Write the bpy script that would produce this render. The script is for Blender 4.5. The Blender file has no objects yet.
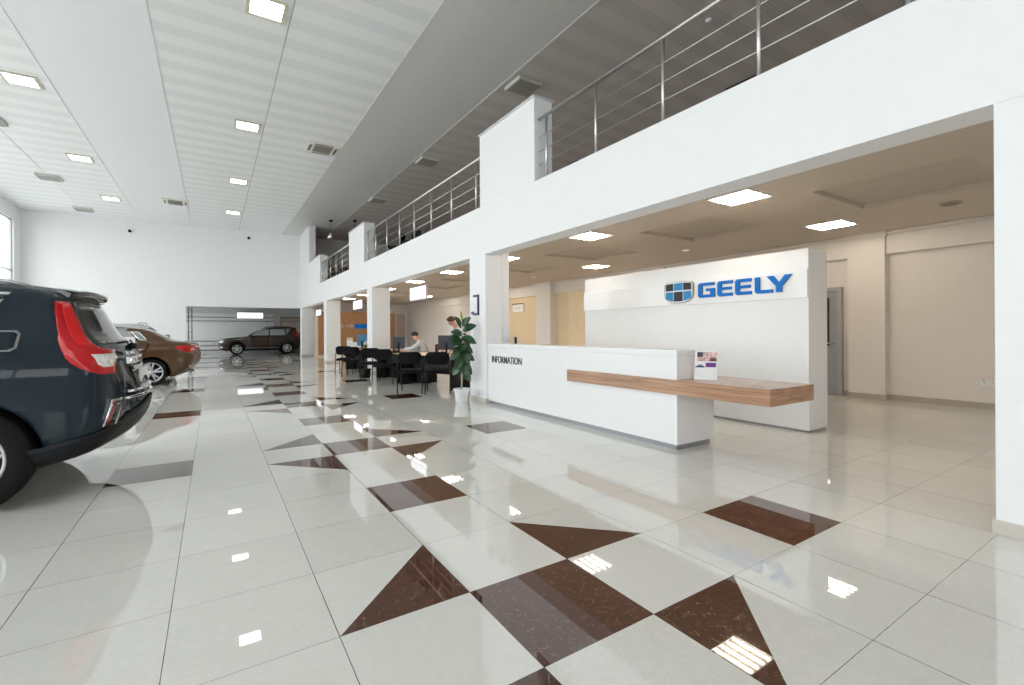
import bpy, bmesh, math, random
from mathutils import Vector, Matrix
random.seed(7)
SC = bpy.context.scene
PI = math.pi
# ------------------------------------------------------------------ camera, world, exposure
T = 0.6                                              # one floor tile
cam_d = bpy.data.cameras.new('camera'); cam = bpy.data.objects.new('camera', cam_d)
SC.collection.objects.link(cam); SC.camera = cam
cam_d.sensor_width = 36; cam_d.lens = 36*466.25/1024; cam_d.shift_y = -10.35/1024
cam_d.clip_start = 0.05; cam_d.clip_end = 300
yaw, roll = 0.5697, -0.0057
_f = Vector((math.sin(yaw), math.cos(yaw), 0)); _r = Vector((math.cos(yaw), -math.sin(yaw), 0)); _u = _r.cross(_f)
_r2 = _r*math.cos(roll)+_u*math.sin(roll); _u2 = _u*math.cos(roll)-_r*math.sin(roll)
M = Matrix((_r2, _u2, -_f)).transposed().to_4x4(); M.translation = Vector((-.7206*T, -3.3354*T, 2.0823*T))
cam.matrix_world = M
w = bpy.data.worlds.new('sky'); SC.world = w; w.use_nodes = True
w.node_tree.nodes['Background'].inputs[0].default_value = (0.96, 0.98, 1.0, 1)
w.node_tree.nodes['Background'].inputs[1].default_value = 3.2
SC.view_settings.view_transform = 'Standard'; SC.view_settings.look = 'None'
SC.view_settings.exposure = 0.16; SC.view_settings.gamma = 1; SC.view_settings.use_curve_mapping = False
SC.cycles.use_denoising = True
SC.cycles.max_bounces = 10; SC.cycles.diffuse_bounces = 6; SC.cycles.glossy_bounces = 5
SC.cycles.transparent_max_bounces = 12; SC.cycles.sample_clamp_indirect = 8
LAMP_HALL, LAMP_OFFICE, LAMP_SIGN = 10.0, 13.0, 1.2

# ------------------------------------------------------------------ materials
MATS = {}
def mat(name, col, rough=.5, metal=0, spec=.5, emit=0, ecol=None, coat=0, var=.04, scale=8, bump=0, bscale=60):
    if name in MATS: return MATS[name]
    m = bpy.data.materials.new(name); m.use_nodes = True; nt = m.node_tree
    b = nt.nodes['Principled BSDF']
    b.inputs['Roughness'].default_value = rough; b.inputs['Metallic'].default_value = metal
    b.inputs['Specular IOR Level'].default_value = spec
    b.inputs['Coat Weight'].default_value = coat; b.inputs['Coat Roughness'].default_value = .03
    tc = nt.nodes.new('ShaderNodeTexCoord'); nz = nt.nodes.new('ShaderNodeTexNoise'); nz.inputs['Scale'].default_value = scale
    nt.links.new(tc.outputs['Object'], nz.inputs['Vector'])
    rp = nt.nodes.new('ShaderNodeValToRGB')
    rp.color_ramp.elements[0].position = .3; rp.color_ramp.elements[1].position = .7
    rp.color_ramp.elements[0].color = tuple(min(1, c*(1-var)) for c in col)+(1,)
    rp.color_ramp.elements[1].color = tuple(min(1, c*(1+var)) for c in col)+(1,)
    nt.links.new(nz.outputs['Fac'], rp.inputs['Fac']); nt.links.new(rp.outputs['Color'], b.inputs['Base Color'])
    if emit:
        b.inputs['Emission Color'].default_value = tuple(ecol or col)+(1,); b.inputs['Emission Strength'].default_value = emit
    if bump:
        n2 = nt.nodes.new('ShaderNodeTexNoise'); n2.inputs['Scale'].default_value = bscale
        nt.links.new(tc.outputs['Object'], n2.inputs['Vector'])
        bp = nt.nodes.new('ShaderNodeBump'); bp.inputs['Strength'].default_value = bump; bp.inputs['Distance'].default_value = .01
        nt.links.new(n2.outputs['Fac'], bp.inputs['Height']); nt.links.new(bp.outputs['Normal'], b.inputs['Normal'])
    MATS[name] = m; return m
def math_node(nt, op, a, b=None):
    n = nt.nodes.new('ShaderNodeMath'); n.operation = op
    for i, v in enumerate((a, b)):
        if v is None: continue
        if isinstance(v, (int, float)): n.inputs[i].default_value = v
        else: nt.links.new(v, n.inputs[i])
    return n.outputs[0]
def tile_mat(name, dark, light, vein, brown=False):
    m = bpy.data.materials.new(name); m.use_nodes = True; nt = m.node_tree; b = nt.nodes['Principled BSDF']
    tc = nt.nodes.new('ShaderNodeTexCoord'); sp = nt.nodes.new('ShaderNodeSeparateXYZ'); nt.links.new(tc.outputs['Object'], sp.inputs[0])
    def line(o, wd):
        a = math_node(nt, 'DIVIDE', o, T); f = math_node(nt, 'FRACT', a); c = math_node(nt, 'SUBTRACT', f, .5)
        d = math_node(nt, 'ABSOLUTE', c); return math_node(nt, 'GREATER_THAN', d, .5-wd/T)
    g1 = line(sp.outputs[0], .0017); g2 = line(sp.outputs[1], .0011); g = math_node(nt, 'MAXIMUM', g1, g2)
    # one tone per tile
    fl = nt.nodes.new('ShaderNodeVectorMath'); fl.operation = 'SCALE'; fl.inputs['Scale'].default_value = 1/T
    nt.links.new(tc.outputs['Object'], fl.inputs[0])
    f2 = nt.nodes.new('ShaderNodeVectorMath'); f2.operation = 'FLOOR'; nt.links.new(fl.outputs[0], f2.inputs[0])
    wn = nt.nodes.new('ShaderNodeTexWhiteNoise'); wn.noise_dimensions = '2D'; nt.links.new(f2.outputs[0], wn.inputs['Vector'])
    mx = nt.nodes.new('ShaderNodeMix'); mx.data_type = 'RGBA'; nt.links.new(wn.outputs['Value'], mx.inputs['Factor'])
    mx.inputs['A'].default_value = dark+(1,); mx.inputs['B'].default_value = light+(1,)
    nz = nt.nodes.new('ShaderNodeTexNoise'); nz.inputs['Scale'].default_value = 16 if brown else 9
    nz.inputs['Detail'].default_value = 5; nz.inputs['Distortion'].default_value = 2.2
    nt.links.new(tc.outputs['Object'], nz.inputs['Vector'])
    d = math_node(nt, 'ABSOLUTE', math_node(nt, 'SUBTRACT', nz.outputs['Fac'], .5))
    v = math_node(nt, 'SUBTRACT', 1.0, math_node(nt, 'MULTIPLY', d, 120 if brown else 14)); 
    n3 = nt.nodes.new('ShaderNodeTexNoise'); n3.inputs['Scale'].default_value = 30
    nt.links.new(tc.outputs['Object'], n3.inputs['Vector'])
    k = math_node(nt, 'MULTIPLY', math_node(nt, 'MAXIMUM', v, 0), math_node(nt, 'GREATER_THAN', n3.outputs['Fac'], .53) if brown else .35)
    m2 = nt.nodes.new('ShaderNodeMix'); m2.data_type = 'RGBA'; nt.links.new(k, m2.inputs['Factor'])
    nt.links.new(mx.outputs['Result'], m2.inputs['A']); m2.inputs['B'].default_value = vein+(1,)
    m3 = nt.nodes.new('ShaderNodeMix'); m3.data_type = 'RGBA'; nt.links.new(g, m3.inputs['Factor'])
    nt.links.new(m2.outputs['Result'], m3.inputs['A']); m3.inputs['B'].default_value = (.05, .05, .045, 1)
    nt.links.new(m3.outputs['Result'], b.inputs['Base Color'])
    b.inputs['Roughness'].default_value = .018; b.inputs['Specular IOR Level'].default_value = 1.0; b.inputs['IOR'].default_value = 1.52
    return m
def rib_mat(name, a, c, rough=.45):
    """metal ceiling boards: plain and finely ribbed bands across the hall"""
    m = bpy.data.materials.new(name); m.use_nodes = True; nt = m.node_tree; b = nt.nodes['Principled BSDF']
    tc = nt.nodes.new('ShaderNodeTexCoord'); sp = nt.nodes.new('ShaderNodeSeparateXYZ'); nt.links.new(tc.outputs['Object'], sp.inputs[0])
    f = math_node(nt, 'FRACT', math_node(nt, 'DIVIDE', sp.outputs[1], .663)); band = math_node(nt, 'LESS_THAN', f, .5)
    g = math_node(nt, 'LESS_THAN', math_node(nt, 'FRACT', math_node(nt, 'DIVIDE', sp.outputs[1], .0663)), .35)
    k = math_node(nt, 'MULTIPLY', band, math_node(nt, 'ADD', .35, math_node(nt, 'MULTIPLY', g, .65)))
    mx = nt.nodes.new('ShaderNodeMix'); mx.data_type = 'RGBA'; nt.links.new(k, mx.inputs['Factor'])
    mx.inputs['A'].default_value = a+(1,); mx.inputs['B'].default_value = c+(1,)
    nt.links.new(mx.outputs['Result'], b.inputs['Base Color']); b.inputs['Roughness'].default_value = rough
    bp = nt.nodes.new('ShaderNodeBump'); bp.inputs['Strength'].default_value = .3; bp.inputs['Distance'].default_value = .004
    nt.links.new(math_node(nt, 'MULTIPLY', band, g), bp.inputs['Height']); nt.links.new(bp.outputs['Normal'], b.inputs['Normal'])
    return m
def wood_mat(name, a, c, axis='y', scale=3, rough=.3, spec=.5):
    m = bpy.data.materials.new(name); m.use_nodes = True; nt = m.node_tree; b = nt.nodes['Principled BSDF']
    tc = nt.nodes.new('ShaderNodeTexCoord'); mp = nt.nodes.new('ShaderNodeMapping'); nt.links.new(tc.outputs['Object'], mp.inputs['Vector'])
    s = {'x': (.5, 9, 14), 'y': (1.6, .45, 15), 'z': (9, 9, .6)}[axis]; mp.inputs['Scale'].default_value = s
    nz = nt.nodes.new('ShaderNodeTexNoise'); nz.inputs['Scale'].default_value = scale; nz.inputs['Detail'].default_value = 5; nz.inputs['Distortion'].default_value = .7
    nt.links.new(mp.outputs[0], nz.inputs['Vector'])
    rp = nt.nodes.new('ShaderNodeValToRGB'); rp.color_ramp.elements[0].position = .35; rp.color_ramp.elements[1].position = .65
    rp.color_ramp.elements[0].color = a+(1,); rp.color_ramp.elements[1].color = c+(1,)
    nt.links.new(nz.outputs['Fac'], rp.inputs['Fac']); nt.links.new(rp.outputs['Color'], b.inputs['Base Color'])
    b.inputs['Roughness'].default_value = rough; b.inputs['Specular IOR Level'].default_value = spec
    MATS[name] = m; return m
def glass_mat(name, tint=(.985, .995, .99)):
    m = bpy.data.materials.new(name); m.use_nodes = True; nt = m.node_tree; nt.nodes.remove(nt.nodes['Principled BSDF'])
    t = nt.nodes.new('ShaderNodeBsdfTransparent'); t.inputs[0].default_value = tint+(1,)
    g = nt.nodes.new('ShaderNodeBsdfGlossy'); g.inputs['Roughness'].default_value = .02
    fr = nt.nodes.new('ShaderNodeFresnel'); fr.inputs[0].default_value = 1.45
    gm = nt.nodes.new('ShaderNodeNewGeometry'); k = math_node(nt, 'MULTIPLY', fr.outputs[0], math_node(nt, 'SUBTRACT', 1.0, gm.outputs['Backfacing']))
    mx = nt.nodes.new('ShaderNodeMixShader'); nt.links.new(k, mx.inputs[0]); nt.links.new(t.outputs[0], mx.inputs[1]); nt.links.new(g.outputs[0], mx.inputs[2])
    nt.links.new(mx.outputs[0], nt.nodes['Material Output'].inputs[0]); MATS[name] = m; return m

WHITE = mat('white_paint', (.86, .87, .88), .55, var=.01)
WHITE_G = mat('white_gloss_board', (.88, .89, .90), .25, var=.008)
OFFWHITE = mat('office_wall_paint', (.72, .675, .63), .6, var=.012)
PALE = mat('office_pale_paint', (.80, .77, .74), .6, var=.012)
BEIGE = mat('beige_paint', (.78, .64, .44), .6, var=.015)
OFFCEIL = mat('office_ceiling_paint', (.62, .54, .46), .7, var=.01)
BASE_D = mat('office_baseboard', (.42, .37, .31), .3, var=.03)
BASE = mat('baseboard_tile', (.60, .56, .50), .3, var=.03)
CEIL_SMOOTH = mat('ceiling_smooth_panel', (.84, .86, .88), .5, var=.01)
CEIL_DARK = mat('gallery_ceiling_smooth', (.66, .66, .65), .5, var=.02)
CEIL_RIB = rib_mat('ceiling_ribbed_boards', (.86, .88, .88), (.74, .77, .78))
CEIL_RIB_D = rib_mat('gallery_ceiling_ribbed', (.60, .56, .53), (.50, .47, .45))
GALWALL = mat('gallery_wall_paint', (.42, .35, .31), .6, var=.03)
GREYWALL = mat('grey_wall_paint', (.80, .80, .81), .6, var=.02)
GARWALL = mat('garage_wall_paint', (.64, .64, .64), .6, var=.02)
TILE = tile_mat('polished_pale_tile', (.71, .70, .66), (.77, .76, .72), (.83, .82, .78))
BROWN = tile_mat('polished_brown_tile', (.066, .020, .010), (.086, .027, .014), (.52, .36, .22), True)
STEEL = mat('brushed_steel', (.62, .62, .60), .28, metal=1, var=.05)
ALU = mat('grey_aluminium', (.45, .46, .48), .4, metal=.6)
ALU_D = mat('dark_aluminium', (.22, .22, .24), .4, metal=.4)
CHROME = mat('chrome', (.85, .85, .86), .07, metal=1, var=.01)
BLACK = mat('black_plastic', (.010, .010, .012), .5, spec=.25)
BLACKG = mat('black_gloss', (.012, .012, .014), .08, coat=.6)
FABRIC = mat('black_fabric', (.010, .010, .012), .85, spec=.12, bump=.3, bscale=220)
RUBBER = mat('rubber', (.009, .009, .010), .75, spec=.2, bump=.2, bscale=90)
LIT = mat('lit_diffuser', (1, 1, .96), .6, emit=LAMP_HALL, ecol=(1, 1, .93))
TUBE = mat('lit_tube', (1, .93, .8), .6, emit=LAMP_OFFICE*4.6, ecol=(1, .88, .72))
WARM = mat('lamp_reflector', (1, .93, .85), .35, emit=1.0, ecol=(1, .86, .68))
GREYBOX = mat('unlit_luminaire', (.30, .29, .27), .5)
WOOD = wood_mat('walnut_board', (.34, .18, .105), (.53, .32, .205), 'y', rough=.22)
WOOD_P = wood_mat('brown_wall_panel', (.33, .16, .07), (.40, .20, .09), 'z', rough=.5)
WOOD_T = wood_mat('desk_top_wood', (.66, .46, .30), (.76, .56, .38), 'y', rough=.3)
GREYL = mat('light_grey_laminate', (.62, .63, .64), .4)
KICK = mat('grey_kickplate', (.33, .34, .36), .35, metal=.3)
INK = mat('dark_grey_letter', (.05, .055, .07), .5)
BLUE = mat('blue_letter', (.003, .17, .60), .4, spec=.2, var=.03)
BLUE_E = mat('dark_blue_letter_edge', (.01, .09, .32), .4)
NAVY = mat('emblem_black', (.008, .009, .014), .3, spec=.3)
EMB_B = mat('emblem_blue', (.012, .24, .55), .3, spec=.3)
GOLD = mat('emblem_rim', (.22, .17, .10), .3, metal=.8)
ACR = mat('acrylic_band', (.90, .91, .92), .12, var=.005)
RED = mat('red_lens', (.50, .004, .008), .15, spec=.2, coat=.6)
REDD = mat('dark_red_lens', (.28, .006, .01), .1, coat=1)
CLEAR = mat('clear_lens', (.72, .72, .70), .08, coat=1, var=.25, scale=40)
PAINT_SUV = mat('slate_blue_car_paint', (.008, .017, .026), .5, metal=0, spec=.03, coat=.65, var=.03, scale=3)
PAINT_BR = mat('bronze_brown_car_paint', (.095, .048, .022), .45, metal=.2, spec=.1, coat=.8, var=.04, scale=3)
PAINT_DB = mat('dark_brown_car_paint', (.040, .020, .012), .45, metal=.2, spec=.1, coat=.8, var=.04, scale=3)
PAINT_SI = mat('silver_grey_car_paint', (.22, .24, .24), .3, metal=.5, coat=1, var=.03, scale=3)
CARGLASS = mat('tinted_car_glass', (.014, .018, .018), .03, spec=.6, coat=.6)
CARGLASS_L = mat('pale_car_glass', (.30, .35, .34), .04, spec=.9, coat=1)  # opaque; pale base colour stands in for brightness seen through the windows
CLAD = mat('grey_black_cladding', (.011, .012, .015), .55, spec=.22)
SILVER = mat('silver_trim', (.55, .56, .57), .3, metal=.8)
PAPER = mat('white_paper', (.85, .85, .86), .5)
SIGNLIT = mat('lit_white_sign', (.95, .96, 1), .5, emit=LAMP_SIGN, ecol=(.92, .94, 1))
SKIN = mat('skin', (.62, .36, .25), .5, var=.05)
HAIR_D = mat('dark_hair', (.018, .013, .011), .5)
HAIR_B = mat('brown_hair', (.085, .035, .018), .5)
SHIRT = mat('pale_shirt', (.72, .75, .82), .8)
VEST = mat('beige_vest', (.62, .50, .40), .85)
TROUS = mat('dark_trousers', (.03, .03, .04), .85)
LEAF = mat('rubber_plant_leaf', (.018, .062, .022), .25, coat=.3, var=.35, scale=14)
LEAF_Y = mat('young_leaf', (.22, .26, .05), .4)
LEAF_L = mat('fresh_green_leaf', (.10, .22, .04), .45, var=.3)
STEM = mat('pale_stem', (.50, .46, .38), .7)
SOIL = mat('soil', (.04, .025, .018), .9)
POT = mat('white_pot', (.78, .80, .80), .4)
BLUESCR = mat('blue_screen', (.03, .10, .18), .3, emit=.15, ecol=(.1, .4, .7))
SCRN = mat('monitor_back', (.05, .055, .075), .4)
GLASS = glass_mat('window_glass')
DOORG = mat('grey_door_paint', (.30, .31, .33), .4)
PURPLE = mat('purple_print', (.14, .03, .25), .5)
PINK = mat('pink_print', (.66, .44, .42), .5, var=.45, scale=45)
CHAIRRED = mat('dark_red_fabric', (.10, .02, .02), .85)

# ------------------------------------------------------------------ mesh helpers
class MB:
    def __init__(s): s.bm = bmesh.new()
    def box(s, lo, hi, mi=0, bev=0):
        v = [s.bm.verts.new((x, y, z)) for x in (lo[0], hi[0]) for y in (lo[1], hi[1]) for z in (lo[2], hi[2])]
        fs = [s.bm.faces.new([v[i] for i in q]) for q in ((0,1,3,2),(4,6,7,5),(0,4,5,1),(2,3,7,6),(0,2,6,4),(1,5,7,3))]
        for f in fs: f.material_index = mi
        if bev:
            es = list({e for f in fs for e in f.edges})
            r = bmesh.ops.bevel(s.bm, geom=es, offset=bev, segments=2, affect='EDGES', profile=.6)
            for f in r['faces']: f.material_index = mi
        return s
    def poly(s, pts, d, mi=0):
        """prism: pts (3D loop) extruded by vector d"""
        a = [s.bm.verts.new(p) for p in pts]; b = [s.bm.verts.new(Vector(p)+Vector(d)) for p in pts]
        n = len(pts); fs = [s.bm.faces.new(a[::-1]), s.bm.faces.new(b)]
        for i in range(n): fs.append(s.bm.faces.new([a[i], a[(i+1)%n], b[(i+1)%n], b[i]]))
        for f in fs: f.material_index = mi
        return s
    def tube(s, pts, r, n=8, mi=0, cap=True):
        pts = [Vector(p) for p in pts]; rr = r if isinstance(r, (list, tuple)) else [r]*len(pts); rings = []
        for i, p in enumerate(pts):
            t = (pts[min(i+1, len(pts)-1)]-pts[max(i-1, 0)]).normalized()
            a = t.orthogonal().normalized() if i == 0 else (pa - t*pa.dot(t)).normalized()
            pa = a; b = t.cross(a)
            rings.append([s.bm.verts.new(p+(a*math.cos(2*PI*k/n)+b*math.sin(2*PI*k/n))*rr[i]) for k in range(n)])
        for A, B in zip(rings, rings[1:]):
            for k in range(n): f = s.bm.faces.new([A[k], A[(k+1)%n], B[(k+1)%n], B[k]]); f.material_index = mi; f.smooth = True
        if cap:
            for R in (rings[0][::-1], rings[-1]): f = s.bm.faces.new(R); f.material_index = mi
        return s
    def lathe(s, prof, n=32, axis='z', c=(0, 0, 0), mi=0, close=False):
        rings = []
        for (r, h) in prof:
            ring = []
            for k in range(n):
                a = 2*PI*k/n; q = (r*math.cos(a), r*math.sin(a), h) if axis == 'z' else (r*math.cos(a), h, r*math.sin(a))
                ring.append(s.bm.verts.new((q[0]+c[0], q[1]+c[1], q[2]+c[2])))
            rings.append(ring)
        pr = list(zip(rings, rings[1:])) + ([(rings[-1], rings[0])] if close else [])
        for A, B in pr:
            for k in range(n): f = s.bm.faces.new([A[k], A[(k+1)%n], B[(k+1)%n], B[k]]); f.material_index = mi; f.smooth = True
        if not close:
            for R in (rings[0][::-1], rings[-1]):
                f = s.bm.faces.new(R); f.material_index = mi
        return s
    def grid(s, rows, mi=0, smooth=True, flip=False):
        vs = [[s.bm.verts.new(p) for p in r] for r in rows]
        for a, b in zip(vs, vs[1:]):
            for i in range(len(a)-1):
                q = [a[i], a[i+1], b[i+1], b[i]]
                f = s.bm.faces.new(q[::-1] if flip else q); f.material_index = mi; f.smooth = smooth
        return vs
    def xf(s, m): bmesh.ops.transform(s.bm, matrix=m, verts=s.bm.verts[:]); return s
    def obj(s, name, mats, parent=None, recalc=True, loc=None):
        if recalc: bmesh.ops.recalc_face_normals(s.bm, faces=s.bm.faces[:])
        me = bpy.data.meshes.new(name); s.bm.to_mesh(me); s.bm.free()
        for m in (mats if isinstance(mats, (list, tuple)) else [mats]): me.materials.append(m)
        o = bpy.data.objects.new(name, me); SC.collection.objects.link(o)
        if parent: o.parent = parent
        if loc: o.location = loc
        return o
def tag(o, label, cat, group=None, kind=None):
    o['label'] = label; o['category'] = cat
    if group: o['group'] = group
    if kind: o['kind'] = kind
    return o
def empty(name, loc, label, cat, group=None, rz=0):
    o = bpy.data.objects.new(name, None); SC.collection.objects.link(o); o.location = loc; o.rotation_euler = (0, 0, rz)
    return tag(o, label, cat, group)
def struct(o): o['kind'] = 'structure'; return o
def sbox(name, lo, hi, m, bev=0): return struct(MB().box(lo, hi, bev=bev).obj(name, m))
def children(o): return [c for c in bpy.data.objects if c.parent == o]
def copy_tree(o, parent=None):
    kids = children(o); c = o.copy(); SC.collection.objects.link(c); c.parent = parent
    for k in kids: copy_tree(k, c)
    return c

# ------------------------------------------------------------------ floor
STARS = [k for k in range(-13, 54) if (k+1) % 6 == 0]
SQ = [k for k in range(-13, 54) if (k+1) % 3 == 0]
bm = MB()
def cellface(pts, mi): f = bm.bm.faces.new([bm.bm.verts.new((x*T, y*T, 0)) for x, y in pts]); f.material_index = mi
for i in range(-12, 19):
    for j in range(-14, 56):
        c = [(i, j), (i+1, j), (i+1, j+1), (i, j+1)]
        if i == 1 and j in SQ or i in (4, -2) and j in STARS: cellface(c, 1); continue
        tri = None
        if i == 0 and (j-1) in STARS: tri = 1                  # upper left of a star, right angle at lower right corner
        if i == 2 and (j-1) in STARS: tri = 0
        if i == 2 and (j+1) in STARS: tri = 3
        if i == 0 and (j+1) in STARS: tri = 2
        if tri is None: cellface(c, 0)
        else:
            cellface([c[tri], c[(tri+1) % 4], c[(tri-1) % 4]], 1); cellface([c[(tri+1) % 4], c[(tri+2) % 4], c[(tri+3) % 4]], 0)
bmesh.ops.remove_doubles(bm.bm, verts=bm.bm.verts[:], dist=1e-4)
struct(bm.obj('floor', [TILE, BROWN], recalc=False))
sbox('floor_slab', (-7.3, -8.5, -.3), (11.5, 33.0, -.012), GARWALL)
sbox('ground_outside', (-60, -60, -.36), (-7.45, 80, -.30), mat('pavement', (.72, .72, .70), .8))
sbox('ground_front', (-7.45, -60, -.36), (60, -8.6, -.30), mat('pavement', (.72, .72, .70), .8))

# ------------------------------------------------------------------ shell
H, GZ = 6.6, 3.07
FX = 3.6            # face of the gallery front
# hall ceiling: lengthwise panels
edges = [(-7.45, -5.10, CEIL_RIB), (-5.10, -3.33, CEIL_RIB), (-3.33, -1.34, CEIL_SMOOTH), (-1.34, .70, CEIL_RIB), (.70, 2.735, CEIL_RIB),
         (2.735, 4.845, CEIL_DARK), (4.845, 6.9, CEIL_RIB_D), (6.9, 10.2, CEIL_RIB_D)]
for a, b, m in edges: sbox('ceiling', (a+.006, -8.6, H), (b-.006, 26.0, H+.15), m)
sbox('ceiling_backing', (-7.45, -8.6, H+.12), (10.2, 26.0, H+.4), GREYBOX)
for k, x in enumerate((-5.10, -3.33, -1.34, .70, 2.735, 4.845)):
    tw = .022 if x > 1 or x < -1 else .009
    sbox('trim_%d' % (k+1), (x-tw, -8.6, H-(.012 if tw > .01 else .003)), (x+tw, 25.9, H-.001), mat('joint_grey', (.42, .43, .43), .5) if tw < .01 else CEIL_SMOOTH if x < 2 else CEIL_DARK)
# far wall with the garage opening (x -1.56 .. 3.6, z < 2.62)
b = MB().box((-7.45, 25.9, 0), (-1.56, 26.15, H)).box((-1.56, 25.9, 2.62), (3.6, 26.15, H)).box((3.6, 25.9, 3.45), (3.85, 26.15, H))
struct(b.obj('wall_far', WHITE))
struct(MB().box((3.85, 25.9, 3.45), (10.0, 26.15, H)).obj('wall_far_gallery', GREYWALL))
# left wall: glazed
WINS = [(-8.3, -4.6), (-4.2, -.5), (-.1, 3.6), (4.0, 7.7), (8.1, 11.8), (12.2, 15.9), (16.3, 20.0), (20.4, 25.1)]
b = MB(); y = -8.6
for a, c in WINS: b.box((-7.5, y, .35), (-7.3, a, 6.0)); y = c
b.box((-7.5, y, .35), (-7.3, 25.9, 6.0)).box((-7.5, -8.6, 6.0), (-7.3, 25.9, H)).box((-7.5, -8.6, 0), (-7.3, 25.9, .35))
struct(b.obj('wall_left', WHITE))
def glazing(name, a, c, z0, z1, axis, off, nv, hz):
    f = MB(); g = MB()
    def bx(mb, u0, u1, v0, v1, t):
        if axis == 'y': mb.box((off-t, u0, v0), (off+t, u1, v1))
        else: mb.box((u0, off-t, v0), (u1, off+t, v1))
    e = .05
    bx(f, a, c, z0, z0+e, .03); bx(f, a, c, z1-e, z1, .03); bx(f, a, a+e, z0, z1, .03); bx(f, c-e, c, z0, z1, .03)
    for k in range(1, nv): u = a+(c-a)*k/nv; bx(f, u-.025, u+.025, z0, z1, .03)
    for z in hz: bx(f, a, c, z-.025, z+.025, .03)
    fo = struct(f.obj(name, ALU)); bx(g, a+e, c-e, z0+e, z1-e, .004); p = g.obj('pane', GLASS, fo)
for k, (a, c) in enumerate(WINS): glazing('window_%d' % (k+1), a, c, .35, 6.0, 'y', -7.4, 3, (2.4, 3.9))
# rear wall behind the camera: glazed front of the showroom
struct(MB().box((-7.5, -8.75, 0), (10.2, -8.55, 1.0)).box((-7.5, -8.75, 3.6), (10.2, -8.55, H)).box((-7.5, -8.75, 1.0), (-6.4, -8.55, 3.6)).box((-2.6, -8.75, 1.0), (-.6, -8.55, 3.6)).box((3.2, -8.75, 1.0), (10.2, -8.55, 3.6)).obj('wall_rear', mat('rear_wall_paint', (.72, .72, .73), .7)))
glazing('window_9', -6.4, -2.6, 1.0, 3.6, 'x', -8.65, 4, (2.6,)); glazing('window_10', -.6, 3.2, 1.0, 3.6, 'x', -8.65, 3, (2.6,))
# gallery front: fascia, piers above it, full wall near the far end
PIERS = [(-5.2, -3.4), (3.65, 5.33), (12.95, 14.9), (20.2, 22.95)]
b = MB().box((FX, -8.5, 2.63), (FX+.30, 25.9, 3.49), bev=.004)
for a, c in PIERS: b.box((FX, a, 3.49), (FX+.33, c, 4.75))
b.box((FX, 22.95, 3.49), (FX+.30, 25.9, H))
struct(b.obj('wall_right', WHITE))
for a, c in PIERS: sbox('trim_7' if a < 0 else 'trim_%d' % (7+PIERS.index((a, c))), (FX-.02, a-.02, 4.75), (FX+.36, c+.02, 4.775), GREYL)
b = MB().box((FX+.30, -8.5, GZ), (9.95, 25.9, 3.44)); struct(b.obj('ceiling_slab', OFFWHITE))
# columns carrying the front
for (a, c, d) in ((-2.6, -1.19, .35), (5.15, 5.75, .34), (12.1, 12.65, .55), (18.8, 19.4, .56), (25.3, 25.9, .62)):
    b = MB().box((FX, a, 0), (FX+d, c, 2.63), bev=.006)
    if c == 5.75: b.box((FX+.355, 5.17, 0), (FX+.50, 5.75, GZ))
    struct(b.obj('column', WHITE))
    struct(MB().box((FX-.014, a-.012, 0), (FX+d+.012, c+.014, .085), bev=.003).obj('baseboard_column', BASE))
# office ceiling with shallow recesses
rec = [(5.95, 7.5, y-1.45, y) for y in (.92, 3.75, 6.6, 9.4, 12.4, 15.2, 18.1, 21.0)]
b = MB(); ya = -8.5
b.box((FX+.30, -8.5, GZ-.001), (5.95, 25.9, GZ+.001)); b.box((7.5, -8.5, GZ-.001), (9.95, 25.9, GZ+.001))
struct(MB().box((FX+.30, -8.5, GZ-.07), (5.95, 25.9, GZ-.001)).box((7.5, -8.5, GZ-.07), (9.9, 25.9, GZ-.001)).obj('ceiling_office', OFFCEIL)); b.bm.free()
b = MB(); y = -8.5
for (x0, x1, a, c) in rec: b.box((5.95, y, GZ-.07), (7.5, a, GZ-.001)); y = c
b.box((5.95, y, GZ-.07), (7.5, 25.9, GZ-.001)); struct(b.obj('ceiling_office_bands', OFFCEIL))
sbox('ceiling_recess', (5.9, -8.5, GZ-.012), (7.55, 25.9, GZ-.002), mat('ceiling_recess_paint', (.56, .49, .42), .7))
CZ = GZ-.07
# office outer wall x = 9.75
sbox('wall_back', (9.75, -8.5, 0), (9.95, 8.2, GZ), OFFWHITE)
sbox('wall_back_beige', (9.75, 8.2, 0), (9.95, 15.5, GZ), BEIGE)
sbox('wall_back_pale', (9.75, 15.5, 0), (9.95, 25.9, GZ), PALE)
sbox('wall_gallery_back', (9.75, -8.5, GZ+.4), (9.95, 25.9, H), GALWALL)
sbox('wall_far_office', (3.6+.62, 25.9, 0), (10.0, 26.15, 3.45), PALE)
for k, (a, c) in enumerate(((-8.5, 1.38), (1.95, 6.2), (6.8, 10.95), (11.8, 17.0), (17.6, 25.9))):
    sbox('trim_%d' % (12+k), (9.62, a, 2.6), (9.75, c, CZ), OFFWHITE if k < 2 else PALE)
    sbox('trim_%d' % (17+k), (9.56, a, CZ-.06), (9.62, c, CZ), OFFWHITE if k < 2 else PALE, bev=.02)
    if not (k == 1): sbox('baseboard_right', (9.73, a, 0), (9.75, c, .10), BASE_D)
sbox('baseboard_right', (9.73, 3.15, 0), (9.75, 6.2, .10), BASE_D); sbox('baseboard_right', (9.73, 1.95, 0), (9.75, 2.10, .10), BASE_D)
for (a, c, x0, m) in ((1.38, 1.95, 9.56, OFFWHITE), (6.2, 6.8, 9.56, OFFWHITE), (10.95, 11.8, 9.45, PALE), (17.0, 17.6, 9.45, PALE)):
    struct(MB().box((x0, a, 0), (9.75, c, CZ)).box((x0-.03, a-.03, CZ-.09), (9.75, c+.03, CZ)).obj('column', m))
    sbox('baseboard_column', (x0-.014, a-.014, 0), (9.75, c+.014, .10), BASE_D)
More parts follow.
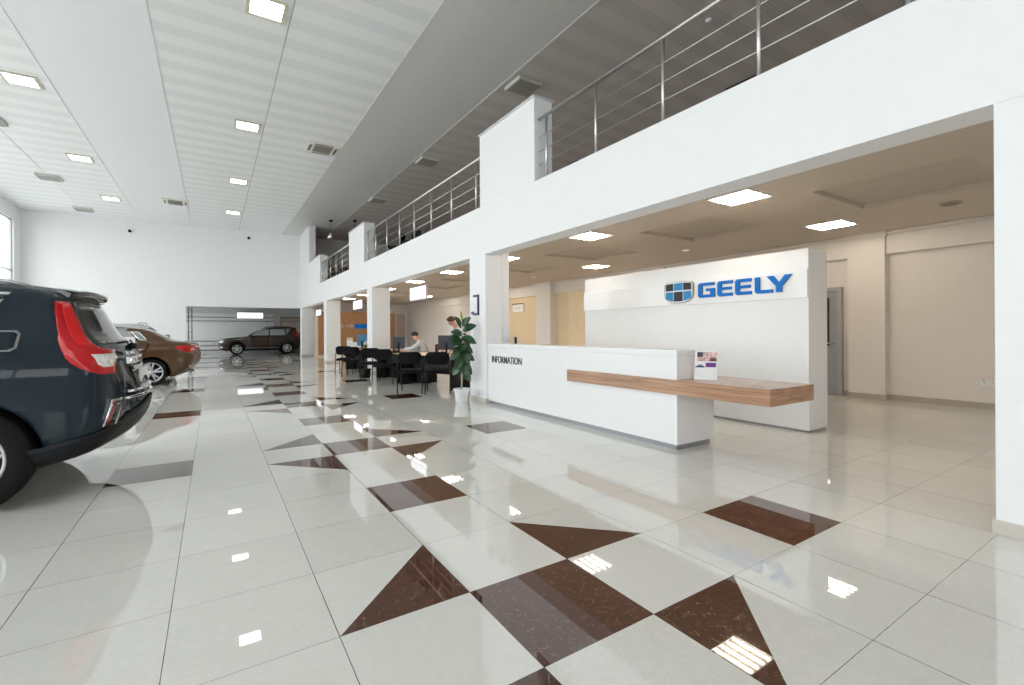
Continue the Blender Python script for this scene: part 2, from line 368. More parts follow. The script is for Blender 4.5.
# raised wall section in a lighter beige, behind the partition
sbox('wall_beige_raised', (9.66, 8.6, 0), (9.75, 10.2, 2.6), mat('beige_lighter', (.84, .70, .49), .6))
# door at the right edge of the partition
door = struct(MB().box((9.66, 2.10, 0), (9.75, 2.17, 2.08)).box((9.66, 3.07, 0), (9.75, 3.15, 2.08)).box((9.661, 2.171, 2.003), (9.75, 3.069, 2.079)).obj('door_1', mat('door_frame_grey', (.36, .37, .38), .4)))
MB().box((9.70, 2.17, .01), (9.74, 3.07, 2.0), bev=.004).obj('door_leaf', DOORG, door)
MB().box((9.695, 2.32, .95), (9.70, 2.95, 1.88)).obj('pane', CARGLASS, door)
MB().tube([(9.70, 2.24, 1.0), (9.65, 2.24, 1.0), (9.65, 2.36, 1.0)], .01).obj('door_handle', STEEL, door)
# second door far in the office
door = struct(MB().box((8.85, 25.84, 0), (8.97, 25.9, 2.5)).box((9.55, 25.84, 0), (9.67, 25.9, 2.5)).box((8.971, 25.841, 2.402), (9.549, 25.9, 2.499)).obj('door_2', WHITE_G))
MB().box((8.97, 25.86, .01), (9.55, 25.89, 2.4)).obj('door_leaf', mat('pinkish_door', (.66, .56, .52), .5), door)
MB().tube([(9.05, 25.86, 1.0), (9.05, 25.80, 1.0), (9.17, 25.80, 1.0)], .01).obj('door_handle', STEEL, door)
# partly open pale door by the far opening
door = struct(MB().box((4.02, 24.06, 0), (4.2, 24.10, 2.3)).obj('door_3', mat('pale_door_beige', (.70, .60, .50), .5)))
# baseboards of the hall
sbox('baseboard_left', (-7.3, -8.5, 0), (-7.28, 25.9, .08), BASE); sbox('baseboard_far', (-7.3, 25.88, 0), (-1.56, 25.9, .08), BASE)
# garage room beyond the far opening
struct(MB().box((-3.2, 26.15, 0), (-3.0, 26.9, 3.1)).box((-3.2, 31.6, 0), (-3.0, 32.4, 3.1)).box((-3.2, 26.9, 0), (-3.0, 31.6, .3)).box((-3.2, 26.9, 2.8), (-3.0, 31.6, 3.1)).obj('wall_garage_left', GARWALL)); glazing('window_11', 26.9, 31.6, .3, 2.8, 'y', -3.1, 4, (1.5,)); sbox('wall_garage_right', (7.0, 26.15, 0), (7.2, 32.4, 3.1), GARWALL)  # its left window is added, unseen, to let daylight into the garage
sbox('wall_garage_back', (-3.2, 32.2, 0), (7.2, 32.45, 3.1), GARWALL); sbox('ceiling_garage', (-3.2, 26.15, 2.95), (7.2, 32.45, 3.1), GARWALL)
gd = struct(MB().box((-2.6, 32.10, 0), (2.9, 32.2, 2.5)).obj('door_4', mat('sectional_door_grey', (.84, .84, .86), .5)))
for z in (.02, .30, .58, .86): MB().box((-2.6, 32.07, z), (2.9, 32.10, z+.17), bev=.01).obj('door_rib', mat('sectional_door_grey', (.84, .84, .86), .5), gd)
for z in (.22, .5, .78, 2.02, 2.25): MB().box((-2.6, 32.05, z), (2.9, 32.095, z+.045)).obj('door_rail', ALU_D, gd)
for x in (-1.50, ):
    t = struct(MB().box((x, 26.3, 0), (x+.05, 26.36, 2.6)).box((x+.14, 26.3, 0), (x+.19, 26.36, 2.6)).obj('trim_30', ALU_D))
    for k in range(9): MB().box((x+.05, 26.31, .2+k*.28), (x+.14, 26.35, .24+k*.28)).obj('bracket', ALU, t)

# ------------------------------------------------------------------ ceiling fittings
def hall_lamp(x, y, label, lit=True):
    e = empty('ceiling_lamp', (x, y, H), label, 'ceiling lamp', 'square lamps of the hall ceiling' if lit else 'unlit square fittings of the ceiling')
    s = .29; q = .055
    MB().box((-s, -s, -.03), (s, -s+q, 0), bev=.006).box((-s, s-q, -.03), (s, s, 0), bev=.006).box((-s, -s+q, -.03), (-s+q, s-q, 0)).box((s-q, -s+q, -.03), (s, s-q, 0)).obj('frame', mat('lamp_frame', (.60, .60, .47), .4), e)
    MB().box((-s+q, -s+q, -.018), (s-q, s-q, -.004)).obj('diffuser', LIT, e)
    return e
ordn = ['nearest', 'second', 'third', 'farthest']
for k, y in enumerate((6.6, 11.75, 16.9, 21.9)):
    hall_lamp(.33, y, 'lit square ceiling lamp, %s of the row on the middle ribbed ceiling strip' % ordn[k])
    if k: hall_lamp(-3.8, y, 'lit square ceiling lamp, %s of the left row beside the smooth ceiling strip' % ['', 'nearest', 'second', 'farthest'][k])
def flat_box(x, y, label, s=.30):
    e = empty('square_luminaire', (x, y, H), label, 'ceiling fitting', 'unlit square ceiling fittings')
    MB().box((-s, -s, -.07), (s, s, 0), bev=.01).obj('casing', mat('fitting_casing', (.62, .62, .58), .5), e)
    MB().box((-s+.03, -s+.03, -.078), (s-.03, s-.03, -.068)).obj('panel', GREYBOX, e); return e
for x, y, l in ((5.25, 6.35, 'unlit grey square fitting on dark ceiling above the nearer gallery pier'), (5.2, 11.6, 'unlit grey square fitting on dark ceiling, middle of three over the gallery'),
                (5.15, 16.6, 'unlit grey square fitting on dark ceiling, farthest over the gallery'),
                (-5.1, 14.6, 'unlit dark square fitting at the left edge of the photo'), (-5.08, 19.7, 'unlit dark square fitting left of the second left lamp'),
                (-5.05, 24.5, 'unlit dark square fitting near the far left wall corner')): flat_box(x, y, l)
def cassette(x, y, label):
    e = empty('air_conditioner', (x, y, H), label, 'air conditioner', 'ceiling cassette air conditioners'); s = .42
    MB().box((-s, -s, -.04), (s, s, 0), bev=.012).obj('panel', mat('cassette_white', (.78, .76, .70), .4), e)
    g = MB().box((-.24, -.24, -.05), (.24, .24, -.039)).obj('intake_grille', mat('grille_dark', (.16, .15, .13), .5), e)
    sl = MB()
    for k in range(9): sl.box((-.23, -.225+k*.053, -.056), (.23, -.215+k*.053, -.049))
    sl.obj('grille_slats', mat('cassette_grey', (.35, .34, .31), .4), g)
    for q in range(4):
        MB().box((-.24, -.37, -.047), (.24, -.31, -.039)).xf(Matrix.Rotation(q*PI/2, 4, 'Z')).obj('air_outlet', mat('grille_dark', (.16, .15, .13), .5), e)
cassette(2.25, 12.3, 'ceiling cassette air conditioner beside the dark ceiling strip'); cassette(-1.70, 21.2, 'ceiling cassette air conditioner at far end by the smooth pale strip')
def office_lamp(x, y, label):
    e = empty('ceiling_lamp', (x, y, CZ), label, 'ceiling lamp', 'square tube lamps of the office ceiling'); s = .29
    MB().box((-s, -s, -.015), (s, -s+.02, 0)).box((-s, s-.02, -.015), (s, s, 0)).box((-s, -s+.02, -.015), (-s+.02, s-.02, 0)).box((s-.02, -s+.02, -.015), (s, s-.02, 0)).obj('frame', WHITE_G, e)
    MB().box((-s+.02, -s+.02, -.004), (s-.02, s-.02, -.001)).obj('reflector', WARM, e)
    for k in range(4): u = -.2+k*.133; MB().tube([(u, -.25, -.012), (u, .25, -.012)], .011, 8).obj('tube', TUBE, e)
for k, y in enumerate((1.53, 4.39, 7.35, 10.28, 13.2, 16.2, 19.6, 22.4)):
    office_lamp(5.38, y, 'lit square tube lamp behind the gallery front, ' + ['over the wooden counter end', 'over the far half of the white counter', 'behind the white column by the plant', 'over the nearest office desk', 'second beyond the white column', 'third beyond the white column', 'fourth beyond the white column', 'farthest beyond the white column'][k])
for y, l in ((1.65, 'right of the logo wall top'), (7.3, 'deep in office above the left end of the logo wall'), (13.2, 'deep in the office beyond the beige wall'), (19.1, 'deep in the office at the far end')):
    office_lamp(8.2, y, 'lit square tube lamp ' + l)
office_lamp(5.47, -1.6, 'lit square tube lamp reflected in the floor at lower right')
for y, l in ((4.44, 'above the logo wall emblem'), (10.1, 'near the white pilaster'), (15.9, 'far in the office over the pale wall')):
    e = empty('spotlight', (8.15, y, CZ), 'small round recessed spotlight ' + l, 'spotlight', 'round spots of the office ceiling')
    MB().lathe([(.095, 0), (.10, -.012), (.08, -.02), (.075, -.004)], 24).obj('ring', WHITE_G, e)
    MB().lathe([(.072, -.008), (.01, -.006)], 20).obj('bulb', WARM, e)
e = empty('ceiling_speaker', (8.15, .15, CZ), 'flat round grey speaker disc on the office ceiling, right of lamps', 'speaker')
MB().lathe([(.12, 0), (.12, -.012), (.09, -.022), (.02, -.024)], 28).obj('housing', mat('grille_grey', (.34, .31, .27), .6), e)
MB().lathe([(.085, -.021), (.08, -.027), (.02, -.027)], 28).obj('grille', mat('grille_dark2', (.24, .22, .19), .6), e)
e = empty('smoke_detector', (6.75, 2.9, H), 'small white smoke detector on the gallery ceiling', 'smoke detector')
MB().lathe([(.055, 0), (.06, -.02), (.045, -.045), (.01, -.05)], 20).obj('housing', POT, e)
MB().lathe([(.03, -.048), (.03, -.058), (.005, -.06)], 14).obj('sensor', GREYL, e)
for x, y, l in ((4.28, 21.2, 'silver pendant spotlight hanging over far gallery end'), (5.24, 20.6, 'dark pendant spotlight hanging behind the second gallery pier')):
    e = empty('pendant_lamp', (x, y, H), l, 'pendant lamp')
    MB().lathe([(.09, 0), (.09, -.06), (.03, -.10), (.02, -.1)], 16).obj('canopy', BLACK, e)
    MB().tube([(0, 0, -.1), (0, 0, -.62)], .012, 6).obj('rod', BLACK, e)
    MB().lathe([(.03, -.58), (.07, -.66), (.17, -.86), (.16, -.86), (.06, -.68)], 20).obj('lamp_shade', CHROME if x < 5 else BLACK, e)
for x, z, l in ((-3.68, 6.05, 'small black camera high on the far wall, left one'), (1.14, 6.22, 'small black camera high on the far wall, right one')):
    e = empty('camera', (x, 25.9, z), l, 'camera', 'cameras on the far wall')
    MB().box((-.03, -.04, -.03), (.03, 0, .03)).obj('bracket', WHITE_G, e)
    MB().lathe([(.02, -.19), (.06, -.17), (.06, -.06), (.03, -.04)], 14, axis='y').obj('body', BLACK, e)

# ------------------------------------------------------------------ gallery railings
def railing(y0, y1, posts, label, ends=(True, True)):
    e = empty('railing', (FX+.07, y0, 3.49), label, 'railing', 'steel railings of the gallery')
    L = y1-y0
    MB().tube([(0, .02, .93), (0, L-.02, .93)], .024, 10).obj('handrail', STEEL, e)
    for z in (.25, .45, .655): MB().tube([(0, .02, z), (0, L-.02, z)], .008, 6).obj('rail', STEEL, e)
    for p in posts:
        y = p-y0
        MB().tube([(0, y, 0), (0, y, .90)], .020, 10).tube([(0, y, .90), (0, y, .92)], .010, 8).lathe([(.045, 0), (.045, .01), (.02, .02)], 12, c=(0, y, 0)).obj('post', STEEL, e)
railing(-3.4, 3.65, [3.44, 2.4, 1.35, .3, -.76, -1.8, -2.85], 'steel gallery railing above the reception counter, nearest one')
railing(5.33, 12.95, [5.6+1.05*k for k in range(7)]+[12.75], 'steel gallery railing between the two white gallery piers')
railing(14.9, 20.2, [15.1, 16.2, 17.25, 18.3, 19.35, 20.05], 'steel gallery railing farthest away, before the shelving')
# shelving at the far end of the gallery
e = empty('shelving', (4.6, 24.9, 3.44), 'beige open shelving with dark contents behind farthest railing', 'shelf')
b = MB().box((0, 0, 0), (.04, .4, 1.55)).box((2.6, 0, 0), (2.64, .4, 1.55)).box((.85, 0, 0), (.89, .4, 1.55)).box((1.7, 0, 0), (1.74, .4, 1.55)).obj('upright', mat('shelf_beige', (.86, .68, .54), .6), e)
for k in range(6): MB().box((0, 0, .05+k*.29), (2.64, .4, .08+k*.29)).obj('shelf', mat('shelf_beige', (.86, .68, .54), .6), e)
MB().box((0, .38, 0), (2.64, .4, 1.55)).obj('back_panel', mat('shelf_back', (.78, .58, .46), .6), e)
random.seed(3)
for k in range(5):
    for q in range(9):
        if random.random() < .62:
            x = 4.68+q*.285+random.random()*.03
            if abs((x-4.6) % .85) < .06: x += .09
            hgt = .14+random.random()*.1
            f = MB().box((0, 0, 0), (.16, .26, hgt), bev=.004).box((.05, -.004, .04), (.11, 0, .09), 1).obj('binder', [random.choice([BLACK, mat('dark_brown_board', (.08, .045, .03), .6), GREYBOX]), PAPER], loc=(x, 25.0, 3.44+.08+k*.29+.001))
            tag(f, 'dark binder standing on the beige gallery shelving', 'binder', 'binders on the gallery shelving')

# ------------------------------------------------------------------ reception counter
e = empty('reception_counter', (3.645, 1.175, 0), 'long white reception counter lettered INFORMATION along the hall', 'counter')
MB().box((0, 0, .055), (.63, 3.97, .7305), bev=.0015).obj('body', WHITE_G, e)
MB().box((0, 0, .731), (.31, 3.97, .9855), bev=.0015).obj('upper_front', WHITE_G, e)
MB().box((-.006, -.006, .987), (.34, 3.97, 1.05), bev=.004).obj('top_ledge', WHITE_G, e)
MB().box((.03, .03, 0), (.60, 3.92, .054)).obj('kickplate', KICK, e)
def text_mesh(txt, size, m, ext, parent, name, mx):
    cu = bpy.data.curves.new('t', 'FONT'); cu.body = txt; cu.size = size; cu.extrude = ext; cu.offset = size*.006
    o = bpy.data.objects.new('t', cu); SC.collection.objects.link(o)
    dg = bpy.context.evaluated_depsgraph_get(); me = bpy.data.meshes.new_from_object(o.evaluated_get(dg))
    bpy.data.objects.remove(o); xs = [v.co.x for v in me.vertices]; ys = [v.co.y for v in me.vertices]
    x0, x1, y0, y1 = min(xs), max(xs), min(ys), max(ys)
    for v in me.vertices: v.co.x = (v.co.x-x0)/(x1-x0); v.co.y = (v.co.y-y0)/(y1-y0)
    me.transform(mx); me.materials.clear(); me.materials.append(m); me.name = name
    o = bpy.data.objects.new(name, me); SC.collection.objects.link(o); o.parent = parent; return o
def wallmx(x, yl, z0, wd, hg, th=1):
    # text x -> -y, text y -> z, extrude -> -x
    return Matrix(((0, 0, -th, x), (-wd, 0, 0, yl), (0, hg, 0, z0), (0, 0, 0, 1)))
text_mesh('INFORMATION', .13, INK, .004, e, 'lettering', wallmx(-.004, 3.84-.01, .728, .92, .115))

e = empty('counter_slab', (3.6, .18, .59), 'thick walnut shelf slab cantilevered through the white counter', 'counter top')
MB().box((0, 0, 0), (.042, 2.74, .15)).box((.042, 0, 0), (.76, .99, .15)).box((.365, .99, .1425), (.76, 2.74, .15)).obj('board', WOOD, e)
# brochure stand
e = empty('brochure_stand', (3.89, 1.01, .741), 'clear leaflet stand with a car brochure on the walnut slab', 'brochure stand', rz=math.radians(-60))
MB().poly([(-.11, -.002, 0), (.11, -.002, 0), (.11, .09, .295), (-.11, .09, .295)], (0, .006, -.002)).obj('leaflet', PAPER, e)
MB().box((-.115, .012, 0), (.115, .115, .006)).poly([(-.05, .112, .003), (.05, .112, .003), (.03, .082, .25), (-.03, .082, .25)], (0, .004, 0)).obj('stand', ACR, e)
def onleaf(u0, u1, v0, v1, m, name, off=-.003):
    f = lambda u, v: (u, -.002+.092*v/.295+off, v)
    MB().poly([f(u0, v0), f(u1, v0), f(u1, v1), f(u0, v1)], (0, .002, 0)).obj(name, m, e)
onleaf(-.085, .105, .19, .285, PINK, 'picture'); onleaf(.0, .10, .13, .175, PURPLE, 'picture')
onleaf(-.085, -.03, .235, .285, SCRN, 'picture', -.005); onleaf(.04, .105, .19, .225, mat('brown_print', (.12, .07, .05), .5), 'picture', -.005)
onleaf(-.10, -.01, .125, .14, SCRN, 'picture', -.004); onleaf(-.075, -.03, .14, .155, mat('blue_print', (.15, .18, .45), .5), 'picture', -.005)

# ------------------------------------------------------------------ logo wall
e = empty('logo_wall', (5.65, .82, 0), 'freestanding white partition wall carrying blue GEELY lettering', 'partition wall')
MB().box((0, 0, .03), (.47, 4.04, 2.25), bev=.004).obj('board', WHITE_G, e)
MB().box((.02, .02, 0), (.45, 4.02, .03)).obj('kickplate', KICK, e)
MB().box((-.03, .0, 1.65), (-.001, 4.04, 2.0), bev=.003).obj('sign_band', ACR, e)
# letters, unit box each, x right, y up
def offs(pts): return pts
G = [(.12,0),(1,0),(1,.60),(.48,.60),(.48,.42),(.74,.42),(.74,.20),(.26,.20),(.26,.80),(.97,.80),(.97,1),(.12,1),(0,.88),(0,.12)]
Ee = [(.12,0),(.97,0),(.97,.20),(.26,.20),(.26,.41),(.90,.41),(.90,.59),(.26,.59),(.26,.80),(.97,.80),(.97,1),(.12,1),(0,.88),(0,.12)]
Ll = [(.12,0),(.97,0),(.97,.20),(.27,.20),(.27,1),(0,1),(0,.12)]
Yy = [(.38,0),(.64,0),(.64,.36),(1.06,1),(.76,1),(.51,.58),(.26,1),(-.04,1),(.38,.36)]
EXT = [(2.315, 2.043), (2.002, 1.766), (1.734, 1.497), (1.457, 1.217), (1.29, 1.005)]; z0 = 1.737; hl = .215
for (ya, yb), poly in zip(EXT, (G, Ee, Ee, Ll, Yy)):
    pts = [(-.055, ya+(yb-ya)*u-.82, z0+v*hl) for u, v in poly]
    b = MB().poly(pts, (.022, 0, 0), 1); 
    for f in b.bm.faces: f.material_index = 1
    b.bm.faces.ensure_lookup_table(); 
    for f in b.bm.faces:
        if all(abs(v.co.x+.055) < 1e-4 for v in f.verts): f.material_index = 0
    b.obj('letter', [BLUE, BLUE_E], e)
# emblem shield
def shield(u, v):  # u -1..1, v 0..1 (bottom to top) outline helper
    return u
out = []
for k in range(25):
    a = PI + PI*k/24; out.append((math.copysign(abs(math.cos(a))**.7, math.cos(a)), -abs(math.sin(a))**.9*.62-.12))
out = [(-1, .42)] + out + [(1, .42)] + [(1-.25*k/1, .48) for k in ()] + [(.8, .55), (.3, .60), (-.3, .60), (-.8, .55)]
def P_(u, v, s=1, x=-.05): return (x, 2.66-.82-u*.265*s, 1.865+(v*.25)*s)
eb = MB().poly([P_(u, v) for u, v in out], (.018, 0, 0)).obj('emblem', GOLD, e)
MB().poly([P_(u, v, .955, -.053) for u, v in out], (.006, 0, 0)).obj('face', mat('emblem_silver', (.45, .46, .48), .3, metal=.6), eb)
MB().poly([P_(u, v, .90, -.055) for u, v in out], (.004, 0, 0)).obj('inlay', mat('emblem_silver', (.45, .46, .48), .3, metal=.6), eb)
def inside(u, v):
    if abs(u) > 1: return False
    t = abs(u)**(1/.7) if abs(u) < 1 else 1
    lo = -.12-.62*(max(0, 1-t*t)**.5)**.9
    return v >= lo
def gem(u0, u1, top, m):
    pts = []
    n = 8
    if top:
        pts = [(u0, .04), (u1, .04)] + [(u1+(u0-u1)*k/n, .50-.06*abs(u1+(u0-u1)*k/n)**2) for k in range(n+1)]
    else:
        lowf = lambda u: (-.12-.62*(max(0, 1-(abs(u)**(1/.7))**2)**.5)**.9)*.86
        pts = [(u0, -.04)] + [(u0+(u1-u0)*k/n, min(-.10, lowf(u0+(u1-u0)*k/n))) for k in range(n+1)] + [(u1, -.04)]
    MB().poly([P_(u, v, .985, -.060) for u, v in pts], (.006, 0, 0)).obj('gem', m, eb)
for (a, c, tp, m) in ((-.88, -.36, 1, NAVY), (-.30, .30, 1, EMB_B), (.36, .88, 1, NAVY), (-.88, -.36, 0, EMB_B), (-.30, .30, 0, NAVY), (.36, .88, 0, EMB_B)): gem(a, c, tp, m)

# ------------------------------------------------------------------ cars
def pch(tab, z, c):
    """smooth interpolation of column c of a table of rows (z, ...)"""
    n = len(tab)
    if z <= tab[0][0]: return tab[0][c]
    if z >= tab[-1][0]: return tab[-1][c]
    for i in range(n-1):
        if tab[i][0] <= z <= tab[i+1][0]: break
    h = tab[i+1][0]-tab[i][0]; t = (z-tab[i][0])/h
    def sl(k):
        if k <= 0 or k >= n-1: return 0 if k <= 0 else (tab[-1][c]-tab[-2][c])/(tab[-1][0]-tab[-2][0])
        a = (tab[k][c]-tab[k-1][c])/(tab[k][0]-tab[k-1][0]); b = (tab[k+1][c]-tab[k][c])/(tab[k+1][0]-tab[k][0])
        return 0 if a*b <= 0 else 2*a*b/(a+b)
    m0, m1 = sl(i), sl(i+1)
    return ((2*t**3-3*t*t+1)*tab[i][c]+(t**3-2*t*t+t)*h*m0+(-2*t**3+3*t*t)*tab[i+1][c]+(t**3-t*t)*h*m1)
# columns: z, x rear, x front, half width, rear corner rx, ry, rear bulge
SUV = [(.24,.46,-3.30,.80,.20,.30,.04),(.32,.70,-3.45,.87,.22,.32,.06),(.42,.84,-3.52,.905,.22,.34,.08),(.55,.93,-3.56,.915,.22,.34,.09),(.70,.955,-3.58,.92,.22,.34,.10),
       (.80,.935,-3.56,.92,.20,.32,.09),(.90,.90,-3.48,.92,.18,.28,.07),(.97,.88,-3.30,.918,.16,.25,.07),(1.02,.87,-2.95,.912,.15,.24,.07),(1.06,.86,-2.45,.905,.15,.23,.06),
       (1.12,.825,-2.24,.89,.14,.22,.06),(1.25,.71,-2.02,.86,.14,.22,.06),(1.40,.635,-1.76,.815,.14,.22,.06),(1.52,.58,-1.50,.765,.14,.22,.05),(1.58,.53,-1.30,.72,.18,.25,.04),
       (1.625,.42,-1.05,.64,.26,.30,.03),(1.655,.20,-.80,.50,.26,.30,.02),(1.665,-.05,-.60,.30,.2,.2,0)]
SEDAN = [(.20,.55,-3.50,.78,.20,.30,.04),(.28,.72,-3.65,.84,.22,.32,.06),(.40,.86,-3.72,.88,.24,.36,.09),(.55,.97,-3.76,.90,.26,.38,.12),(.70,1.0,-3.75,.905,.26,.38,.12),
         (.85,.96,-3.60,.905,.25,.38,.12),(.93,.95,-3.2,.90,.25,.38,.12),(1.0,.92,-2.6,.89,.25,.38,.11),(1.045,.84,-2.35,.87,.25,.36,.10),(1.075,.60,-2.28,.865,.25,.34,.07),(1.10,.40,-2.2,.85,.14,.18,.03),
         (1.20,.22,-2.0,.80,.10,.12,.02),(1.28,.09,-1.82,.765,.10,.12,.02),(1.36,-.09,-1.62,.72,.12,.16,.02),(1.42,-.40,-1.42,.63,.2,.2,.02),(1.45,-.80,-1.25,.50,.2,.2,.02),(1.458,-.95,-1.15,.3,.1,.1,0)]
def outline(tab, z):
    return [pch(tab, z, k) for k in range(1, 7)]
def surf(tab, t, z, side=-1, off=0, front=False):
    """t<0: along the side from the rear corner (metres); 0..1 round the corner; >1 across the rear (metres)"""
    xr, xf, W, rx, ry, bl = outline(tab, z)
    xe = xr-bl
    if t < 0: x, y, nx, ny = xe-rx+t, W, 0, 1
    elif t <= 1:
        a = t*PI/2; x, y = xe-rx+rx*math.sin(a), W-ry+ry*math.cos(a); nx, ny = math.sin(a)/rx, math.cos(a)/ry
    else:
        y = max(0, W-ry-(t-1)); f = y/max(1e-6, W-ry); x = xr-bl*f*f; nx, ny = 1, .3*f
    n = math.hypot(nx, ny); nx, ny = nx/n, ny/n
    return Vector((x+nx*off, side*(y+ny*off), z))
def sidept(tab, x, z, side=-1, off=0):
    xr, xf, W, rx, ry, bl = outline(tab, z); xc = xr-bl-rx; fx = xf+.5
    y = W
    if x > xc: y = W-ry+ry*math.sqrt(max(0, 1-((x-xc)/rx)**2))
    if x < fx: y = W-.42+.42*math.sqrt(max(0, 1-((x-fx)/.5)**2))
    return Vector((x, side*(y+off), z))
def car_body(name, tab, paint, parent, wheels, R, nz=44):
    b = MB(); zs = []
    z0, z1 = tab[0][0], tab[-1][0]
    for i in range(len(tab)-1):
        k = 3
        zs += [tab[i][0]+(tab[i+1][0]-tab[i][0])*q/k for q in range(k)]
    zs.append(z1); rings = []
    for z in zs:
        xr, xf, W, rx, ry, bl = outline(tab, z); half = []
        for k in range(7): half.append(surf(tab, 1+(W-ry)*(1-k/6), z, 1))
        for k in range(1, 9): half.append(surf(tab, 1-k/8, z, 1))
        xa = xr-bl-rx; xb = xf+.5; 
        if xb > xa-.05: xb = xa-.05
        for k in range(1, 22): half.append(Vector((xa+(xb-xa)*k/21, W, z)))
        yb = max(.02, W-.42); fr = xb-xf
        for k in range(1, 9): a = k/8*PI/2; half.append(Vector((xb-fr*math.sin(a)*.9, yb+(W-yb)*math.cos(a), z)))
        for k in range(1, 6): f = 1-k/5; half.append(Vector((xf+fr*.1*f*f, yb*f, z)))
        ring = half + [Vector((p.x, -p.y, p.z)) for p in half[-2:0:-1]]
        rings.append([b.bm.verts.new(p) for p in ring])
    for A, B in zip(rings, rings[1:]):
        n = len(A)
        for k in range(n): f = b.bm.faces.new([A[k], A[(k+1) % n], B[(k+1) % n], B[k]]); f.smooth = True
    b.bm.faces.new(rings[0][::-1]); f = b.bm.faces.new(rings[-1]); f.smooth = True
    bmesh.ops.triangulate(b.bm, faces=[f for f in b.bm.faces if len(f.verts) > 4])
    o = b.obj('tmp', [paint, CLAD])
    c = MB()
    for wx in wheels: c.lathe([(R+.055, -1.2), (R+.055, -.55)], 40, axis='y', c=(wx, 0, R), mi=1); c.lathe([(R+.055, .55), (R+.055, 1.2)], 40, axis='y', c=(wx, 0, R), mi=1)
    co = c.obj('tmpc', [paint, CLAD])
    md = o.modifiers.new('b', 'BOOLEAN'); md.object = co; md.operation = 'DIFFERENCE'; md.solver = 'EXACT'
    dg = bpy.context.evaluated_depsgraph_get(); me = bpy.data.meshes.new_from_object(o.evaluated_get(dg)); me.name = name
    bpy.data.objects.remove(o); bpy.data.objects.remove(co)
    r = bpy.data.objects.new(name, me); SC.collection.objects.link(r); r.parent = parent
    return r
def rows_patch(fn, rows, nu=10, off=.006, thick=.006, nsub=4):
    """rows: (z, a, b) from bottom to top; fn(t, z, off) -> point. Makes a closed shell patch."""
    rr = []
    for (z0, a0, b0), (z1, a1, b1) in zip(rows, rows[1:]):
        for k in range(nsub): q = k/nsub; rr.append((z0+(z1-z0)*q, a0+(a1-a0)*q, b0+(b1-b0)*q))
    rr.append(rows[-1]); b = MB()
    O = b.grid([[fn(a+(c-a)*k/nu, z, off+thick) for k in range(nu+1)] for z, a, c in rr])
    I = b.grid([[fn(a+(c-a)*k/nu, z, off-.02) for k in range(nu+1)] for z, a, c in rr], flip=True)
    def rim(o, i):
        for k in range(len(o)-1): b.bm.faces.new([o[k], i[k], i[k+1], o[k+1]])
    rim(O[0], I[0]); rim(I[-1], O[-1]); rim([r[0] for r in O][::-1], [r[0] for r in I][::-1]); rim([r[-1] for r in O], [r[-1] for r in I])
    return b
def cols_patch(fn, cols, off=.010, thick=.006, nv=5):
    cc = []
    for (t0, a0, b0), (t1, a1, b1) in zip(cols, cols[1:]):
        for k in range(5): q = k/5; cc.append((t0+(t1-t0)*q, a0+(a1-a0)*q, b0+(b1-b0)*q))
    cc.append(cols[-1]); b = MB()
    O = b.grid([[fn(t, a+(c-a)*k/nv, off+thick) for k in range(nv+1)] for t, a, c in cc])
    I = b.grid([[fn(t, a+(c-a)*k/nv, off-.03) for k in range(nv+1)] for t, a, c in cc], flip=True)
    for o, i in ((O[0], I[0]), (O[-1], I[-1]), ([r[0] for r in O], [r[0] for r in I]), ([r[-1] for r in O], [r[-1] for r in I])):
        for k in range(len(o)-1): b.bm.faces.new([o[k], i[k], i[k+1], o[k+1]])
    return b
def wheel(parent, x, y, R, side, rim_r, n=5, hub=SILVER, label=None):
    e = bpy.data.objects.new('wheel', None); SC.collection.objects.link(e); e.parent = parent; e.location = (x, y, R)
    s = side; wd = .215
    MB().lathe([(rim_r, -wd/2), (rim_r+.03, -wd/2-.008), (R-.05, -wd/2-.012), (R-.012, -wd/2+.012), (R, -wd/2+.04), (R, wd/2-.04), (R-.012, wd/2-.012), (R-.05, wd/2+.012), (rim_r+.03, wd/2+.008), (rim_r, wd/2)], 48, axis='y', close=True).obj('tire', RUBBER, e)
    yo = s*wd/2
    b = MB().lathe([(rim_r+.004, yo-s*.01), (rim_r+.008, yo+s*.004), (rim_r-.012, yo+s*.004), (rim_r-.022, yo-s*.03), (rim_r-.03, -yo), (rim_r, -yo)], 44, axis='y', close=True)
    b.lathe([(.055, yo-s*.015), (.05, yo-s*.002), (.01, yo-s*.001)], 20, axis='y')
    for k in range(n):
        for d in (-.16, .16):
            a = 2*PI*k/n+PI/2; a1 = a+d*.55; a2 = a+d*1.35
            p = Vector((math.cos(a1)*.04, 0, math.sin(a1)*.04)); q = Vector((math.cos(a2)*(rim_r-.012), 0, math.sin(a2)*(rim_r-.012)))
            t = (q-p).normalized(); nn = Vector((-t.z, 0, t.x))
            b.poly([p-nn*.020+Vector((0, yo-s*.008, 0)), q-nn*.017+Vector((0, yo-s*.02, 0)), q+nn*.017+Vector((0, yo-s*.02, 0)), p+nn*.020+Vector((0, yo-s*.008, 0))], (0, -s*.03, 0))
    b.obj('rim', hub, e)
    MB().lathe([(rim_r-.05, yo-s*.10), (.04, yo-s*.085)], 36, axis='y').obj('brake_disc', mat('brake_disc', (.12, .12, .13), .4, metal=.6), e)
    return e
